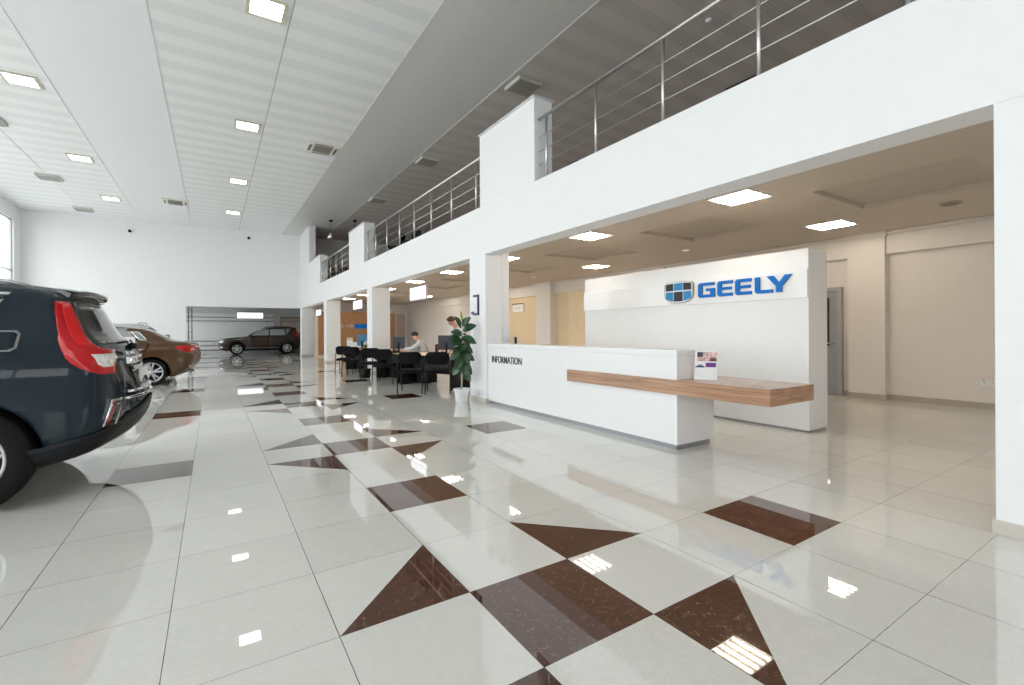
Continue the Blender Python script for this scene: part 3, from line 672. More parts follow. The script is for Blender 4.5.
def ring_trim(tab, wx, R, side, m, parent, r1=.02, r2=.07, a0=-8, a1=188, name='arch_trim'):
    rows = []
    for r in (R+.055-.012+r1*0, R+.055+r2):
        row = []
        for k in range(29):
            a = math.radians(a0+(a1-a0)*k/28); row.append(sidept(tab, wx+r*math.cos(a), max(.20, R+r*math.sin(a)), side, .012))
        rows.append(row)
    b = MB(); O = b.grid(rows); I = b.grid([[p-Vector((0, side*.06, 0)) for p in r] for r in rows], flip=True)
    for k in range(28):
        b.bm.faces.new([O[0][k], I[0][k], I[0][k+1], O[0][k+1]]); b.bm.faces.new([I[1][k], O[1][k], O[1][k+1], I[1][k+1]])
    for k in (0, 28): b.bm.faces.new([O[0][k], O[1][k], I[1][k], I[0][k]])
    return b.obj(name, m, parent)
def side_windows(tab, wins, m, frame, parent, sides=(-1, 1)):
    for s in sides:
        for (zb, zt, ab, at, cb, ct) in wins:
            f = lambda t, z, off: sidept(tab, t, z, s, off)
            fo = rows_patch(f, [(zb-.018, ab-.02, cb+.02), (zt+.018, at-.02, ct+.02)], 8, 0, .004).obj('side_window', frame, parent)
            rows_patch(f, [(zb, ab, cb), (zt, at, ct)], 8, .004, .003).obj('pane', m, fo)
def front_fn(tab):
    def f(t, z, off):   # t = y
        xr, xf, W, rx, ry, bl = outline(tab, z); yb = W-.42; a = abs(t)
        fr = .5
        if a <= yb: x = xf+fr*.1*(a/yb)**2
        else: x = xf+fr-fr*.9*math.sqrt(max(0, 1-((a-yb)/.42)**2))
        return Vector((x-off, t, z))
    return f
def rear_fn(tab):
    def f(t, z, off):
        xr, xf, W, rx, ry, bl = outline(tab, z); a = abs(t); ye = W-ry
        x = xr-bl*(a/ye)**2 if a <= ye else xr-bl-rx+rx*math.sqrt(max(0, 1-((a-ye)/ry)**2))
        return Vector((x+off, t, z))
    return f
def mirror_part(parent, x, z, y, s, paint):
    MB().box((x-.07, min(s*y, s*(y+.2)), z), (x+.06, max(s*y, s*(y+.2)), z+.13), bev=.03).obj('mirror', paint, parent)
#CARCUT
def build_car(kind, loc, rz, label, paint, glass, far=True, rim=SILVER, near=False):
    e = empty('car', loc, label, 'car', None, rz)
    tab = SUV if kind == 'suv' else SEDAN; R = (.374 if near else .355) if kind == 'suv' else .325; rx_ = .005 if near else 0; wb = -2.66 if kind == 'suv' else -2.80
    car_body('body', tab, paint, e, (rx_, wb), R)
    for x in (rx_, wb):
        for s in (-1, 1):
            wheel(e, x, s*(.812 if kind == 'suv' else .77), R, s, .235, 5, rim)
            if kind == 'suv' and not near: ring_trim(tab, x, R, s, CLAD, e)
    rf, ff = rear_fn(tab), front_fn(tab)
    if kind == 'suv':
        side_windows(tab, [(1.14, 1.50, -1.98, -1.42, -.98, -.98), (1.14, 1.52, -.92, -.92, -.08, -.12), (1.20, 1.545, -.02, -.06, -.02, .21)], glass, CHROME if near else BLACKG, e)
        rows_patch(rf, [(1.175, -.775, .775), (1.30, -.73, .73), (1.50, -.60, .60)], 14, .004, .004).obj('rear_window', CARGLASS, e)
        rows_patch(lambda t, z, off: Vector((ff(t, z, off).x-.0, t, z)), [(1.10, -.72, .72), (1.3, -.66, .66), (1.53, -.56, .56)], 12, .006, .004).obj('windshield', glass, e)
        # sills and lower rear cladding
        for s in (-1, 1):
            f = lambda t, z, off: sidept(tab, t, z, s, off)
            rows_patch(f, [(.245, wb+R+.05, -R-.05), (.40, wb+R+.09, -R-.09)], 16, .012, .006).obj('sill_cladding', CLAD, e)
            rows_patch(f, [(.395, wb+R+.10, -R-.10), (.42, wb+R+.10, -R-.10)], 12, .016, .006).obj('sill_trim', SILVER, e)
            for k, (a, c) in enumerate(((-2.05, -1.0), (-.96, -.28))):
                d = rows_patch(f, [(.45, a+.08, c), (1.0, a, c if k == 0 else c+.25), (1.10, a, c if k == 0 else c+.25)], 14, -.004, .008).obj('door', paint, e)
                hx = c-.16 if k == 0 else c+.05
                hp = sidept(tab, hx, .98, s, .02)
                MB().tube([hp+Vector((-.09, 0, 0)), hp+Vector((-.08, s*.02, 0)), hp+Vector((.08, s*.02, 0)), hp+Vector((.09, 0, 0))], .013, 8).obj('door_handle', paint, d)
            mirror_part(e, -1.95, 1.10, .86, s, paint)
            rp = [Vector((-1.15+1.45*k/12, s*(.60), 1.655 - .045*abs(k-6)/6*1.0 + .035 - (.03 if k in (0, 12) else 0))) for k in range(13)]
            MB().tube(rp, .015, 8).obj('roof_rail', SILVER if near else BLACK, e)
        for s in (-1, 1):
            f = lambda t, z, off: surf(tab, t, z, s, off)
            rows_patch(f, LAMP_ROWS, 16, .006, .008, 2).obj('tail_lamp', RED, e)
            tl = children(e)[-1]
            rows_patch(f, LAMP_WHITE, 8, .012, .006, 2).obj('reverse_lens', CLEAR, tl)
            if near:
                rows_patch(f, LAMP_UP, 6, .013, .003, 4).obj('bright_lens', mat('bright_red_lens', (.75, .006, .008), .1, spec=.2, coat=.6), tl)
                cols_patch(f, CLAD_COLS).obj('rear_cladding', CLAD, e); cols_patch(f, SKID_COLS, .018).obj('skid_plate', SILVER, e)
                rf2 = rows_patch(f, REFL_ROWS, 6, .010, .010, 3).obj('bumper_reflector', CHROME, e)
                rows_patch(f, REFL_IN, 5, .020, .004, 3).obj('dark_insert', BLACKG, rf2)
                rows_patch(f, REFL_RED, 3, .022, .005, 3).obj('red_lens', REDD, rf2)
        # tailgate details
        rows_patch(rf, [(1.0, -.44, .44), (1.055, -.42, .42)], 10, .006, .014).obj('chrome_garnish', CHROME, e)
        rows_patch(rf, [(.78, -.36, .36), (.975, -.40, .40)], 10, .004, .006).obj('plate_recess', BLACKG, e)
        MB().box((.905, -.27, .82), (.922, .27, .945), bev=.004).obj('number_plate', PAPER, e)
        # spoiler
        b = MB(); rws = []
        for (x, z) in ((.20, 1.655), (.42, 1.645), (.58, 1.624), (.63, 1.604), (.62, 1.575), (.52, 1.558), (.42, 1.55)):
            rws.append([Vector((x-.10*(abs(y)/.62)**3, y, z-.03*(abs(y)/.62)**2)) for y in [-.62+1.24*k/14 for k in range(15)]])
        b.grid(rws); b.bm.faces.new([r for r in [v for v in b.bm.verts if abs(v.co.y+.62) < 1e-5]]); b.bm.faces.new([v for v in b.bm.verts if abs(v.co.y-.62) < 1e-5])
        b.obj('spoiler', BLACKG if near else paint, e)
        if near:
            f = lambda t, z, off: sidept(tab, t, z, -1, off)
            fd = rows_patch(f, [(1.143, .06, .24), (1.16, .04, .275), (1.255, .05, .29), (1.272, .07, .27)], 8, .003, .004).obj('fuel_door', PAINT_SUV, e)
            rows_patch(f, [(1.132, .05, .255), (1.156, .03, .290), (1.259, .04, .305), (1.283, .06, .285)], 8, -.002, .004).obj('fuel_door_seam', mat('seam_grey', (.30, .31, .32), .3, metal=.5), e)
            for k, zz in enumerate((.715, .765)): rows_patch(rf, [(zz, -.62+.08*k, .62-.08*k), (zz+.02, -.62+.08*k, .62-.08*k)], 16, .012, .008).obj('chrome_strip', CHROME, e)
            wp = MB().tube([rf(-.02, 1.145, .02), rf(.05, 1.155, .035), rf(.38, 1.19, .03)], .010, 8).obj('rear_wiper', BLACK, e)
            MB().lathe([(.03, -.02), (.03, .03), (.01, .035)], 12, c=tuple(rf(-.02, 1.135, .02))).obj('wiper_hub', BLACK, wp)
            rows_patch(rf, [(1.075, -.30, -.10), (1.105, -.30, -.10)], 5, .004, .008).obj('badge', CHROME, e)
        # front
        for s in (-1, 1):
            rows_patch(ff, [(.72, s*.46, s*.80), (.86, s*.52, s*.86)], 10, .004, .01).obj('headlamp', CLEAR, e)
            rows_patch(ff, [(.42, s*.56, s*.76), (.50, s*.56, s*.76)], 6, .004, .01).obj('fog_lamp', CLEAR, e)
        g = rows_patch(ff, [(.56, -.40, .40), (.84, -.44, .44)], 12, .004, .008).obj('grille', BLACKG, e)
        for z in (.60, .68, .76, .82): rows_patch(ff, [(z, -.40, .40), (z+.018, -.40, .40)], 10, .012, .006).obj('grille_bar', CHROME, g)
        rows_patch(ff, [(.26, -.7, .7), (.40, -.74, .74)], 14, .008, .01).obj('front_cladding', CLAD, e)
    else:
        side_windows(tab, [(1.07, 1.36, -2.0, -1.5, -1.05, -1.05), (1.07, 1.37, -.99, -.99, -.27, -.48), (1.12, 1.30, -.20, -.38, -.08, -.26)], glass, CHROME, e)
        rows_patch(rf, [(1.14, -.56, .56), (1.25, -.52, .52), (1.38, -.44, .44)], 12, .004, .004).obj('rear_window', CARGLASS, e)
        rows_patch(ff, [(1.08, -.6, .6), (1.25, -.5, .5), (1.38, -.4, .4)], 12, .006, .004).obj('windshield', CARGLASS, e)
        for s in (-1, 1):
            f = lambda t, z, off: surf(tab, t, z, s, off)
            tl = rows_patch(f, [(.80, .25, 1.06), (.86, -.02, 1.12), (.93, -.12, 1.14), (.97, .0, 1.14)], 14, .006, .01, 3).obj('tail_lamp', RED, e)
            rows_patch(f, [(.855, .55, 1.0), (.88, .55, 1.0)], 6, .016, .004, 2).obj('reverse_lens', CLEAR, tl)
            rows_patch(f, [(.40, .5, 1.0), (.47, .5, 1.0)], 6, .006, .006, 2).obj('bumper_reflector', REDD, e)
            f = lambda t, z, off: sidept(tab, t, z, s, off)
            for k, (a, c) in enumerate(((-2.05, -1.0), (-.96, -.28))):
                d = rows_patch(f, [(.32, a+.08, c-.06), (.95, a, c if k == 0 else c+.25), (1.04, a, c if k == 0 else c+.25)], 14, -.004, .008).obj('door', paint, e)
                hp = sidept(tab, c-.16 if k == 0 else c+.05, .88, s, .02)
                MB().tube([hp+Vector((-.09, 0, 0)), hp+Vector((-.08, s*.02, 0)), hp+Vector((.08, s*.02, 0)), hp+Vector((.09, 0, 0))], .013, 8).obj('door_handle', CHROME, d)
            mirror_part(e, -1.95, 1.02, .84, s, paint)
            rows_patch(f, [(.205, -2.8+.38, -.38), (.26, -2.8+.40, -.40)], 14, .004, .008).obj('sill_trim', CLAD, e)
            rows_patch(ff, [(.62, s*.46, s*.80), (.74, s*.50, s*.84)], 10, .004, .01).obj('headlamp', CLEAR, e)
        rows_patch(rf, [(.90, -.46, .46), (.935, -.46, .46)], 12, .012, .012).obj('chrome_garnish', CHROME, e)
        MB().box((.985, -.26, .62), (1.01, .26, .73), bev=.004).obj('number_plate', PAPER, e)
        rows_patch(rf, [(.22, -.6, .6), (.32, -.62, .62)], 12, .006, .012).obj('rear_diffuser', CLAD, e)
        for s in (-1, 1): MB().lathe([(.04, 0), (.04, .10), (.03, .10)], 16, c=(.0, 0, 0)).xf(Matrix.Translation((.76, s*.5, .26)) @ Matrix.Rotation(PI/2, 4, 'Y')).obj('exhaust_tip', CHROME, e)
        rows_patch(ff, [(.45, -.36, .36), (.72, -.42, .42)], 12, .004, .008).obj('grille', BLACKG, e)
    return e
LAMP_ROWS = [(.945, .36, .69), (.954, .29, .72), (.968, .14, .75), (.996, -.017, .80), (1.036, -.07, .90), (1.081, -.097, 1.0), (1.128, -.09, 1.09), (1.145, -.083, .62), (1.178, -.06, .53), (1.23, -.022, .60), (1.292, .045, .66), (1.385, .16, .70), (1.45, .235, .70), (1.505, .30, .67)]
LAMP_WHITE = [(1.0, .42, .70), (1.025, .30, .78), (1.10, .21, .92)]
LAMP_UP = [(1.17, .16, .50), (1.30, .28, .60), (1.49, .42, .64)]
CLAD_COLS = [(-.30, .245, .42), (-.128, .245, .433), (-.008, .245, .472), (.335, .26, .50), (1.1, .36, .60), (1.57, .46, .70)]
SKID_COLS = [(1.02, .27, .345), (1.2, .28, .37), (1.56, .30, .45)]
REFL_ROWS = [(.542, .353, .618), (.744, .472, .721)]
REFL_IN = [(.560, .40, .585), (.728, .505, .69)]
REFL_RED = [(.560, .40, .45), (.728, .505, .545)]
#CARPOSTABLE
build_car('suv', (-1.90, 3.57, 0), 0, 'slate blue SUV seen from its rear left corner, nearest car', PAINT_SUV, CARGLASS, near=True)
build_car('sedan', (-1.70, 13.0, 0), 0, 'bronze brown sedan parked behind the slate blue SUV', PAINT_BR, CARGLASS_L)
build_car('suv', (3.38, 30.4, 0), 0, 'dark brown SUV in the garage bay at far end of the hall', PAINT_DB, CARGLASS_L)
build_car('suv', (-3.45, 20.75, 0), math.radians(110), 'silver grey SUV whose roof shows above the brown sedan', PAINT_SI, CARGLASS_L)
e = empty('price_sheet', (-2.08, 11.98, .80), 'white price sheet on a stand beside the brown sedan', 'price sheet')
MB().box((-.10, -.004, .08), (.10, .004, .39), bev=.002).obj('sheet', PAPER, e)
MB().tube([(0, .012, -.78), (0, .012, .30)], .012, 8).obj('post', STEEL, e)
MB().lathe([(.13, -.799), (.13, -.785), (.02, -.77)], 20).obj('base', STEEL, e)

# ------------------------------------------------------------------ desks, chairs
def chair_proto():
    e = empty('visitor_chair', (0, 0, 0), 'chair', 'chair', 'black fabric visitor chairs at the office desks')
    b = MB().box((-.235, -.21, .43), (.235, .23, .49), bev=.022); b.obj('seat', FABRIC, e)
    rows = []
    for k in range(9):
        z = .60+.26*k/8; hw = .235 if 0 < k < 8 else .165
        if k in (1, 7): hw = .212
        rows.append([Vector((-hw+2*hw*q/10, -.235-.05*(z-.5)/.35+.035*(abs(-1+2*q/10))**2, z)) for q in range(11)])
    b = MB(); O = b.grid([[p-Vector((0, .018, 0)) for p in r] for r in rows]); I = b.grid([[p+Vector((0, .018, 0)) for p in r] for r in rows], flip=True)
    def rim(o, i):
        for k in range(len(o)-1): b.bm.faces.new([o[k], i[k], i[k+1], o[k+1]])
    rim(O[0], I[0]); rim(O[-1], I[-1]); rim([r[0] for r in O], [r[0] for r in I]); rim([r[-1] for r in O], [r[-1] for r in I])
    bmesh.ops.remove_doubles(b.bm, verts=b.bm.verts[:], dist=1e-5); b.obj('backrest', FABRIC, e)
    for s in (-1, 1):
        MB().tube([(s*.25, -.26, 0), (s*.25, -.21, .42), (s*.235, -.245, .62), (s*.20, -.26, .70)], .012, 8).obj('leg', BLACK, e)
        MB().tube([(s*.25, .26, 0), (s*.25, .20, .42), (s*.25, -.15, .425)], .012, 8).obj('leg', BLACK, e)
    MB().tube([(-.25, .18, .425), (.25, .18, .425)], .011, 8).tube([(-.25, -.18, .425), (.25, -.18, .425)], .011, 8).obj('frame', BLACK, e)
    return e
C0 = chair_proto()
chairs = [(3.50, 6.98, -28, 'black fabric visitor chair nearest the potted rubber plant'), (3.06, 7.35, -30, 'black fabric visitor chair in front of the seated man'),
          (3.13, 9.4, -30, 'black visitor chair just left of the seated man, nearer of its pair'), (3.10, 10.35, -28, 'black visitor chair behind the green leafy plant, right of it'),
          (2.98, 11.86, -30, 'black visitor chair left of the green leafy plant, nearer of the far pair'), (2.98, 12.75, -28, 'black visitor chair farthest left, beside the far white column')]
for k, (x, y, a, l) in enumerate(chairs):
    o = C0 if k == 0 else copy_tree(C0)
    o.location = (x, y, 0); o.rotation_euler = (0, 0, math.radians(a)); o['label'] = l
for x, y, a, l in ((4.35, 12.15, 60, 'black chair up on the gallery behind the far railing, left one'), (4.45, 11.2, 100, 'black chair up on the gallery behind the far railing, right one')):
    o = copy_tree(C0); o.location = (x, y, 3.44); o.rotation_euler = (0, 0, math.radians(a)); o['label'] = l; o['group'] = 'chairs up on the gallery'
def desk(pts, label, panel_at=(0, 1)):
    cx = sum(p[0] for p in pts)/4; cy = sum(p[1] for p in pts)/4
    e = empty('desk', (cx, cy, 0), label, 'desk', 'office desks along the columns')
    L = [Vector((p[0]-cx, p[1]-cy, 0)) for p in pts]
    MB().poly([(p.x, p.y, .725) for p in L], (0, 0, .028)).obj('desktop', WOOD_T, e)
    # L0-L1 front edge; end panels at L0-L3 and L1-L2
    ins = lambda a, b, t: a+(b-a)*t
    for a, b in ((L[0], L[3]), (L[1], L[2])):
        inn = ((L[1]-L[0]) if a is L[0] else (L[0]-L[1])).normalized()*.03
        p0, p1 = ins(a, b, .08)+inn, ins(a, b, .94)+inn
        MB().poly([(p0.x, p0.y, 0), (p1.x, p1.y, 0), (p1.x, p1.y, .724), (p0.x, p0.y, .724)], tuple(inn)).obj('end_panel', BLACK, e)
    p0, p1 = ins(L[0], L[3], .45)+(L[1]-L[0])*.06, ins(L[1], L[2], .45)+(L[0]-L[1])*.06
    nn = (L[3]-L[0]).normalized()*.02
    MB().poly([(p0.x, p0.y, .28), (p1.x, p1.y, .28), (p1.x, p1.y, .723), (p0.x, p0.y, .723)], tuple(nn)).obj('modesty_panel', BLACK, e)
    q0 = ins(L[1], L[2], .55)+(L[0]-L[1]).normalized()*.10; t1 = (L[0]-L[1]).normalized()*.42; t2 = (L[2]-L[1]).normalized()*.38
    d = MB().poly([tuple(q0+Vector((0, 0, .02))), tuple(q0+t1+Vector((0, 0, .02))), tuple(q0+t1+t2*.8+Vector((0, 0, .02))), tuple(q0+t2*.8+Vector((0, 0, .02)))], (0, 0, .56)).obj('pedestal', BLACK, e)
    return e
desk([(3.86, 7.22), (3.30, 9.0), (4.20, 9.28), (4.76, 7.50)], 'beige topped office desk behind the rubber plant')
desk([(3.34, 9.12), (3.34, 11.0), (4.05, 11.0), (4.05, 9.42)], 'beige topped office desk where the man sits')
desk([(3.33, 12.85), (3.33, 14.6), (4.05, 14.6), (4.05, 12.85)], 'beige topped office desk farthest away, by the wooden wall panel')
def monitor(x, y, rz, label, blue=False, w_=.46, h_=.36):
    e = empty('monitor', (x, y, .7535), label, 'monitor', None, math.radians(rz))
    MB().box((-w_/2, -.02, .09), (w_/2, .012, .09+h_), bev=.006).obj('casing', BLUESCR if blue else SCRN, e)
    MB().box((-w_/2+.02, .012, .11), (w_/2-.02, .016, .07+h_)).obj('screen', BLUESCR, e)
    MB().lathe([(.10, 0), (.10, .008), (.03, .015)], 20).box((-.025, -.045, .012), (.025, -.021, .25)).obj('stand', BLACK, e)
    return e
monitor(4.16, 8.02, -25, 'dark monitor seen from behind beside the rubber plant', w_=.38, h_=.34)
monitor(3.60, 9.72, -22, 'dark monitor seen from behind, left of the seated man', w_=.30, h_=.30)
monitor(3.56, 13.10, -20, 'blue-tinted monitor beside the wooden wall panel', True, .30)
# small things on the desks
def thingbox(name, loc, parts, label, cat, rz=0):
    e = empty(name, (loc[0], loc[1], loc[2]), label, cat, None, math.radians(rz))
    for pn, lo, hi, m in parts: MB().box(lo, hi, bev=.004).obj(pn, m, e)
    return e
thingbox('telephone', (3.40, 9.33, .7535), [('base', (-.09, -.10, 0), (.09, .10, .05), BLACK), ('handset', (-.085, -.10, .051), (-.035, .10, .085), BLACK)], 'black desk telephone in front of the seated man’s monitor', 'telephone', -20)
thingbox('paper_stack', (3.50, 10.30, .7535), [('sheets', (-.15, -.105, 0), (.15, .105, .05), PAPER), ('top_sheet', (-.14, -.10, .051), (.15, .09, .054), PAPER)], 'stack of white papers under the seated man’s hands', 'papers', 30)
thingbox('leaflet_holder', (3.44, 14.2, .7535), [('back', (-.10, .02, 0), (.10, .03, .34), mat('leaflet_beige', (.60, .52, .45), .5)), ('leaflet', (-.09, .0, .01), (.09, .018, .24), PAPER), ('foot', (-.10, -.05, 0), (.10, .02, .008), ACR)], 'beige leaflet holder on the farthest desk', 'leaflet holder', -20)
thingbox('laptop', (3.52, 13.62, .7535), [('base', (-.16, -.11, 0), (.16, .11, .018), BLACK), ('lid', (-.16, .10, .018), (.16, .115, .20), POT)], 'open laptop with pale lid on the farthest desk', 'laptop', 160)
# monitor behind the reception counter
e = empty('monitor', (4.12, 5.0, .732), 'black monitor top just above the counter beside the column', 'monitor', None, math.radians(60))
MB().box((-.20, -.02, .12), (.20, .015, .43), bev=.006).obj('casing', BLACK, e); MB().box((-.18, .015, .14), (.18, .019, .41)).obj('screen', BLUESCR, e)
MB().lathe([(.09, 0), (.09, .008), (.03, .015)], 20).box((-.02, -.04, .012), (.02, -.02, .25)).obj('stand', BLACK, e)

# ------------------------------------------------------------------ wooden wall panel with emblem and blue lettering band
e = empty('wooden_wall_panel', (4.2, 24.0, 0), 'brown wooden display wall with chrome emblem and blue band', 'display wall')
MB().box((0, 0, 0), (4.1, .10, 2.38)).obj('board', WOOD_P, e)
MB().box((0, -.004, 0), (4.1, 0, .10)).obj('plinth', BASE, e)
b = MB()
for k, x in enumerate((1.08, 1.33, 1.58)):
    b.box((x, -.03, 1.60), (x+.22, 0, 1.65)).box((x+.08, -.03, 1.50), (x+.13, 0, 1.75))
b.obj('chrome_emblem', CHROME, e)
MB().box((1.84, -.03, 1.49), (3.0, 0, 1.75), bev=.01).obj('blue_band', BLUE, e)

# ------------------------------------------------------------------ hanging and wall signs
def hang_sign(x, y, z0, w_, h_, label):
    e = empty('hanging_sign', (x, y, z0), label, 'sign', 'white hanging signs over the desks')
    MB().box((-.03, -w_/2, 0), (.03, w_/2, h_), bev=.004).obj('box', mat('sign_frame', (.62, .52, .66), .4), e)
    MB().box((-.036, -w_/2+.03, .03), (-.03, w_/2-.03, h_-.03)).obj('face', SIGNLIT, e)
    MB().box((-.038, -.10, h_*.46), (-.036, .10, h_*.53)).obj('lettering', mat('faint_print', (.55, .57, .62), .5), e)
    for s in (-1, 1): MB().tube([(0, s*w_*.4, h_), (0, s*w_*.4, CZ-z0)], .005, 6).obj('wire', STEEL, e)
hang_sign(4.2, 9.85, 2.12, 1.15, .37, 'white hanging sign over the seated man, nearest one')
hang_sign(4.2, 16.05, 2.15, 1.25, .34, 'white hanging sign before the wooden wall panel, middle one')
hang_sign(4.1, 23.3, 2.14, 1.2, .32, 'white hanging sign farthest away, in the last opening')
e = empty('lit_board', (1.55, 31.9, 2.2), 'bright white lit board high on the garage wall above the car', 'sign')
MB().box((-.75, 0, 0), (.75, .12, .40), bev=.01).obj('casing', PAPER, e); MB().box((-.71, -.008, .03), (.71, 0, .37)).obj('face', SIGNLIT, e)
e = empty('wall_sign', (9.70, 13.35, 2.05), 'white sign with dark top edge on the beige office wall', 'sign')
MB().box((-.03, -.38, 0), (.045, .38, .33), bev=.004).obj('board', PAPER, e); MB().box((-.034, -.38, .29), (-.03, .38, .33)).obj('top_strip', INK, e)
MB().box((-.034, -.20, .12), (-.03, .20, .15)).obj('lettering', mat('faint_print', (.55, .57, .62), .5), e)
e = empty('notice_frame', (3.6, 5.55, 1.58), 'framed white notice on the column above the rubber plant', 'notice')
MB().box((-.02, -.15, 0), (-.001, .15, .33), bev=.002).obj('sheet', PAPER, e)
MB().box((-.026, -.17, -.02), (-.002, -.13, .35)).box((-.026, -.13, .31), (-.002, .02, .35)).box((-.026, -.13, -.02), (-.002, .03, .02)).obj('frame', mat('dark_violet_frame', (.05, .04, .09), .4), e)
MB().box((-.024, -.02, .0), (-.02, .10, .05)).obj('print', PURPLE, e)
e = empty('wall_outlet', (9.75, .11, .36), 'white wall socket with a cable end on the right office wall', 'socket')
MB().box((-.012, -.09, 0), (-.001, .09, .09), bev=.003).obj('plate', POT, e)
MB().tube([(-.015, .05, .05), (-.05, .06, .08), (-.05, .06, .13)], .008, 6).tube([(-.015, -.05, .05), (-.05, -.04, .08), (-.05, -.04, .13)], .008, 6).obj('cable', POT, e)
# cabinet in the garage
e = empty('garage_cabinet', (3.3, 31.75, 0), 'tan cabinet against the garage wall behind the dark SUV', 'cabinet')
MB().box((0, 0, 0), (1.6, .4, 2.35)).obj('body', mat('tan_board', (.36, .27, .20), .6), e)
for k in range(2): d = MB().box((.05+.76*k, -.02, 1.3), (.77+.76*k, -.002, 2.0)).obj('door', mat('pale_board', (.55, .50, .45), .6), e); MB().box((.70+.08*k, -.04, 1.6), (.73+.08*k, -.021, 1.7)).obj('handle', STEEL, d)
MB().box((-.01, -.03, 2.1), (1.61, -.001, 2.18)).obj('rail', mat('pale_board', (.55, .50, .45), .6), e)

# ------------------------------------------------------------------ plants
def leaf_mesh(b, base, tip, width, up, droop=.06, mi=0, n=8):
    base, tip, up = Vector(base), Vector(tip), Vector(up).normalized(); ax = tip-base; L = ax.length; t = ax.normalized(); sd = t.cross(up).normalized(); nn = sd.cross(t)
    for sgn in (0, 1):
        rows = []
        for k in range(n+1):
            u = k/n; wv = width*(math.sin(PI*min(1, u*.96+.02))**.75)*(1-.25*u)/2; c = base+ax*u+nn*(math.sin(PI*u)*droop)
            rows.append([c-sd*wv+nn*wv*.28, c-sd*wv*.5+nn*wv*.09, c, c+sd*wv*.5+nn*wv*.09, c+sd*wv+nn*wv*.28])
        off = nn*(-.003*sgn); b.grid([[p+off for p in r] for r in rows], mi=mi, flip=bool(sgn))
e = empty('potted_rubber_plant', (3.31, 5.53, 0), 'tall rubber plant in ribbed white pot beside the column', 'plant')
b = MB(); n = 36; prof = [(.095, 0), (.10, .005), (.125, .19), (.145, .20), (.148, .245), (.138, .247), (.13, .20)]
rings = []
for (r, h) in prof: rings.append([b.bm.verts.new(((r*(1+(.025 if k % 2 and h < .195 else 0)))*math.cos(2*PI*k/n), (r*(1+(.025 if k % 2 and h < .195 else 0)))*math.sin(2*PI*k/n), h)) for k in range(n)])
for A, B in zip(rings, rings[1:]):
    for k in range(n): b.bm.faces.new([A[k], A[(k+1) % n], B[(k+1) % n], B[k]])
b.bm.faces.new(rings[0][::-1]); b.obj('pot', POT, e)
MB().lathe([(.131, .205), (.08, .215), (.01, .218)], 24).obj('soil', SOIL, e)
MB().tube([(0, 0, .21), (.012, 0, .5), (-.01, .01, .8), (.012, 0, 1.1), (.02, 0, 1.42)], [.017, .015, .013, .011, .006], 8).obj('stem', STEM, e)
R_ = Vector((.905, -.425, 0)); Tc = Vector((-.425, -.905, 0))     # image right and towards the viewer at the plant
# leaves given as (right, towards viewer, height) for base and tip, width
def W3(p): return R_*p[0]+Tc*p[1]+Vector((0, 0, p[2]))
b = MB()
for base, tip, wd in (((.02, 0, 1.36), (.17, .07, 1.52), .105), ((.03, .02, 1.28), (.27, .08, 1.37), .125), ((.0, .02, 1.16), (.26, .10, 1.05), .13), ((.0, 0, 1.32), (-.12, .06, 1.52), .05),
                      ((.0, -.02, 1.38), (-.11, -.04, 1.54), .06), ((.01, .03, 1.20), (-.18, .10, 1.26), .12), ((-.01, .03, 1.14), (-.24, .05, 1.13), .12), ((.02, .0, 1.12), (-.17, .07, 1.01), .12),
                      ((.0, .02, 1.0), (.20, .1, .88), .12), ((.0, 0, .98), (-.14, .12, .83), .13), ((.0, .03, .92), (.12, .12, .70), .14), ((.0, .0, .90), (-.20, .02, .76), .12),
                      ((0, .02, .84), (-.07, .13, .60), .14), ((.02, -.03, .86), (.23, -.02, .74), .12), ((0, .02, .74), (.05, .13, .50), .13), ((.0, -.05, .7), (.19, -.12, .48), .13),
                      ((0, -.04, .66), (-.16, -.12, .48), .12), ((0, 0, .62), (.16, .02, .36), .11), ((0, -.04, .60), (.04, -.17, .36), .12), ((.0, 0, 1.24), (.05, -.18, 1.2), .1), ((0, .02, 1.05), (.05, .16, .93), .11)):
    up = Vector((0, 0, .75))+Tc*1.1; leaf_mesh(b, W3(base), W3(tip), wd*1.45, up, .02)
leaf_mesh(b, W3((.03, 0, 1.40)), W3((-.005, 0, 1.64)), .045, tuple(Tc), .01, 1)
b.obj('foliage', [LEAF, LEAF_Y], e, recalc=False)
e = empty('leafy_plant', (3.155, 11.2, 0), 'slender green plant with white bloom between the chair pairs', 'plant')
MB().lathe([(.11, 0), (.12, .01), (.15, .25), (.14, .25), (.12, .2)], 24).obj('pot', BLACK, e)
b = MB(); random.seed(5)
for k in range(34):
    a = random.random()*2*PI; h0 = .42+random.random()*.40; r = .05+.07*random.random()
    leaf_mesh(b, (0, 0, h0), (r*math.cos(a), r*math.sin(a), h0+.12+random.random()*.16-.04), .05, (math.cos(a)*-.4, math.sin(a)*-.4, 1), .02)
b.obj('foliage', LEAF_L, e, recalc=False)
MB().tube([(0, 0, .2), (.01, 0, .96)], .008, 6).obj('stem', LEAF_L, e)
b = MB(); leaf_mesh(b, (.01, 0, .90), (.03, 0, 1.03), .09, (-.4, -.9, 0), .01); leaf_mesh(b, (.01, 0, .88), (-.05, -.02, .98), .07, (-.4, -.9, 0), .01); b.obj('bloom', POT, e, recalc=False)

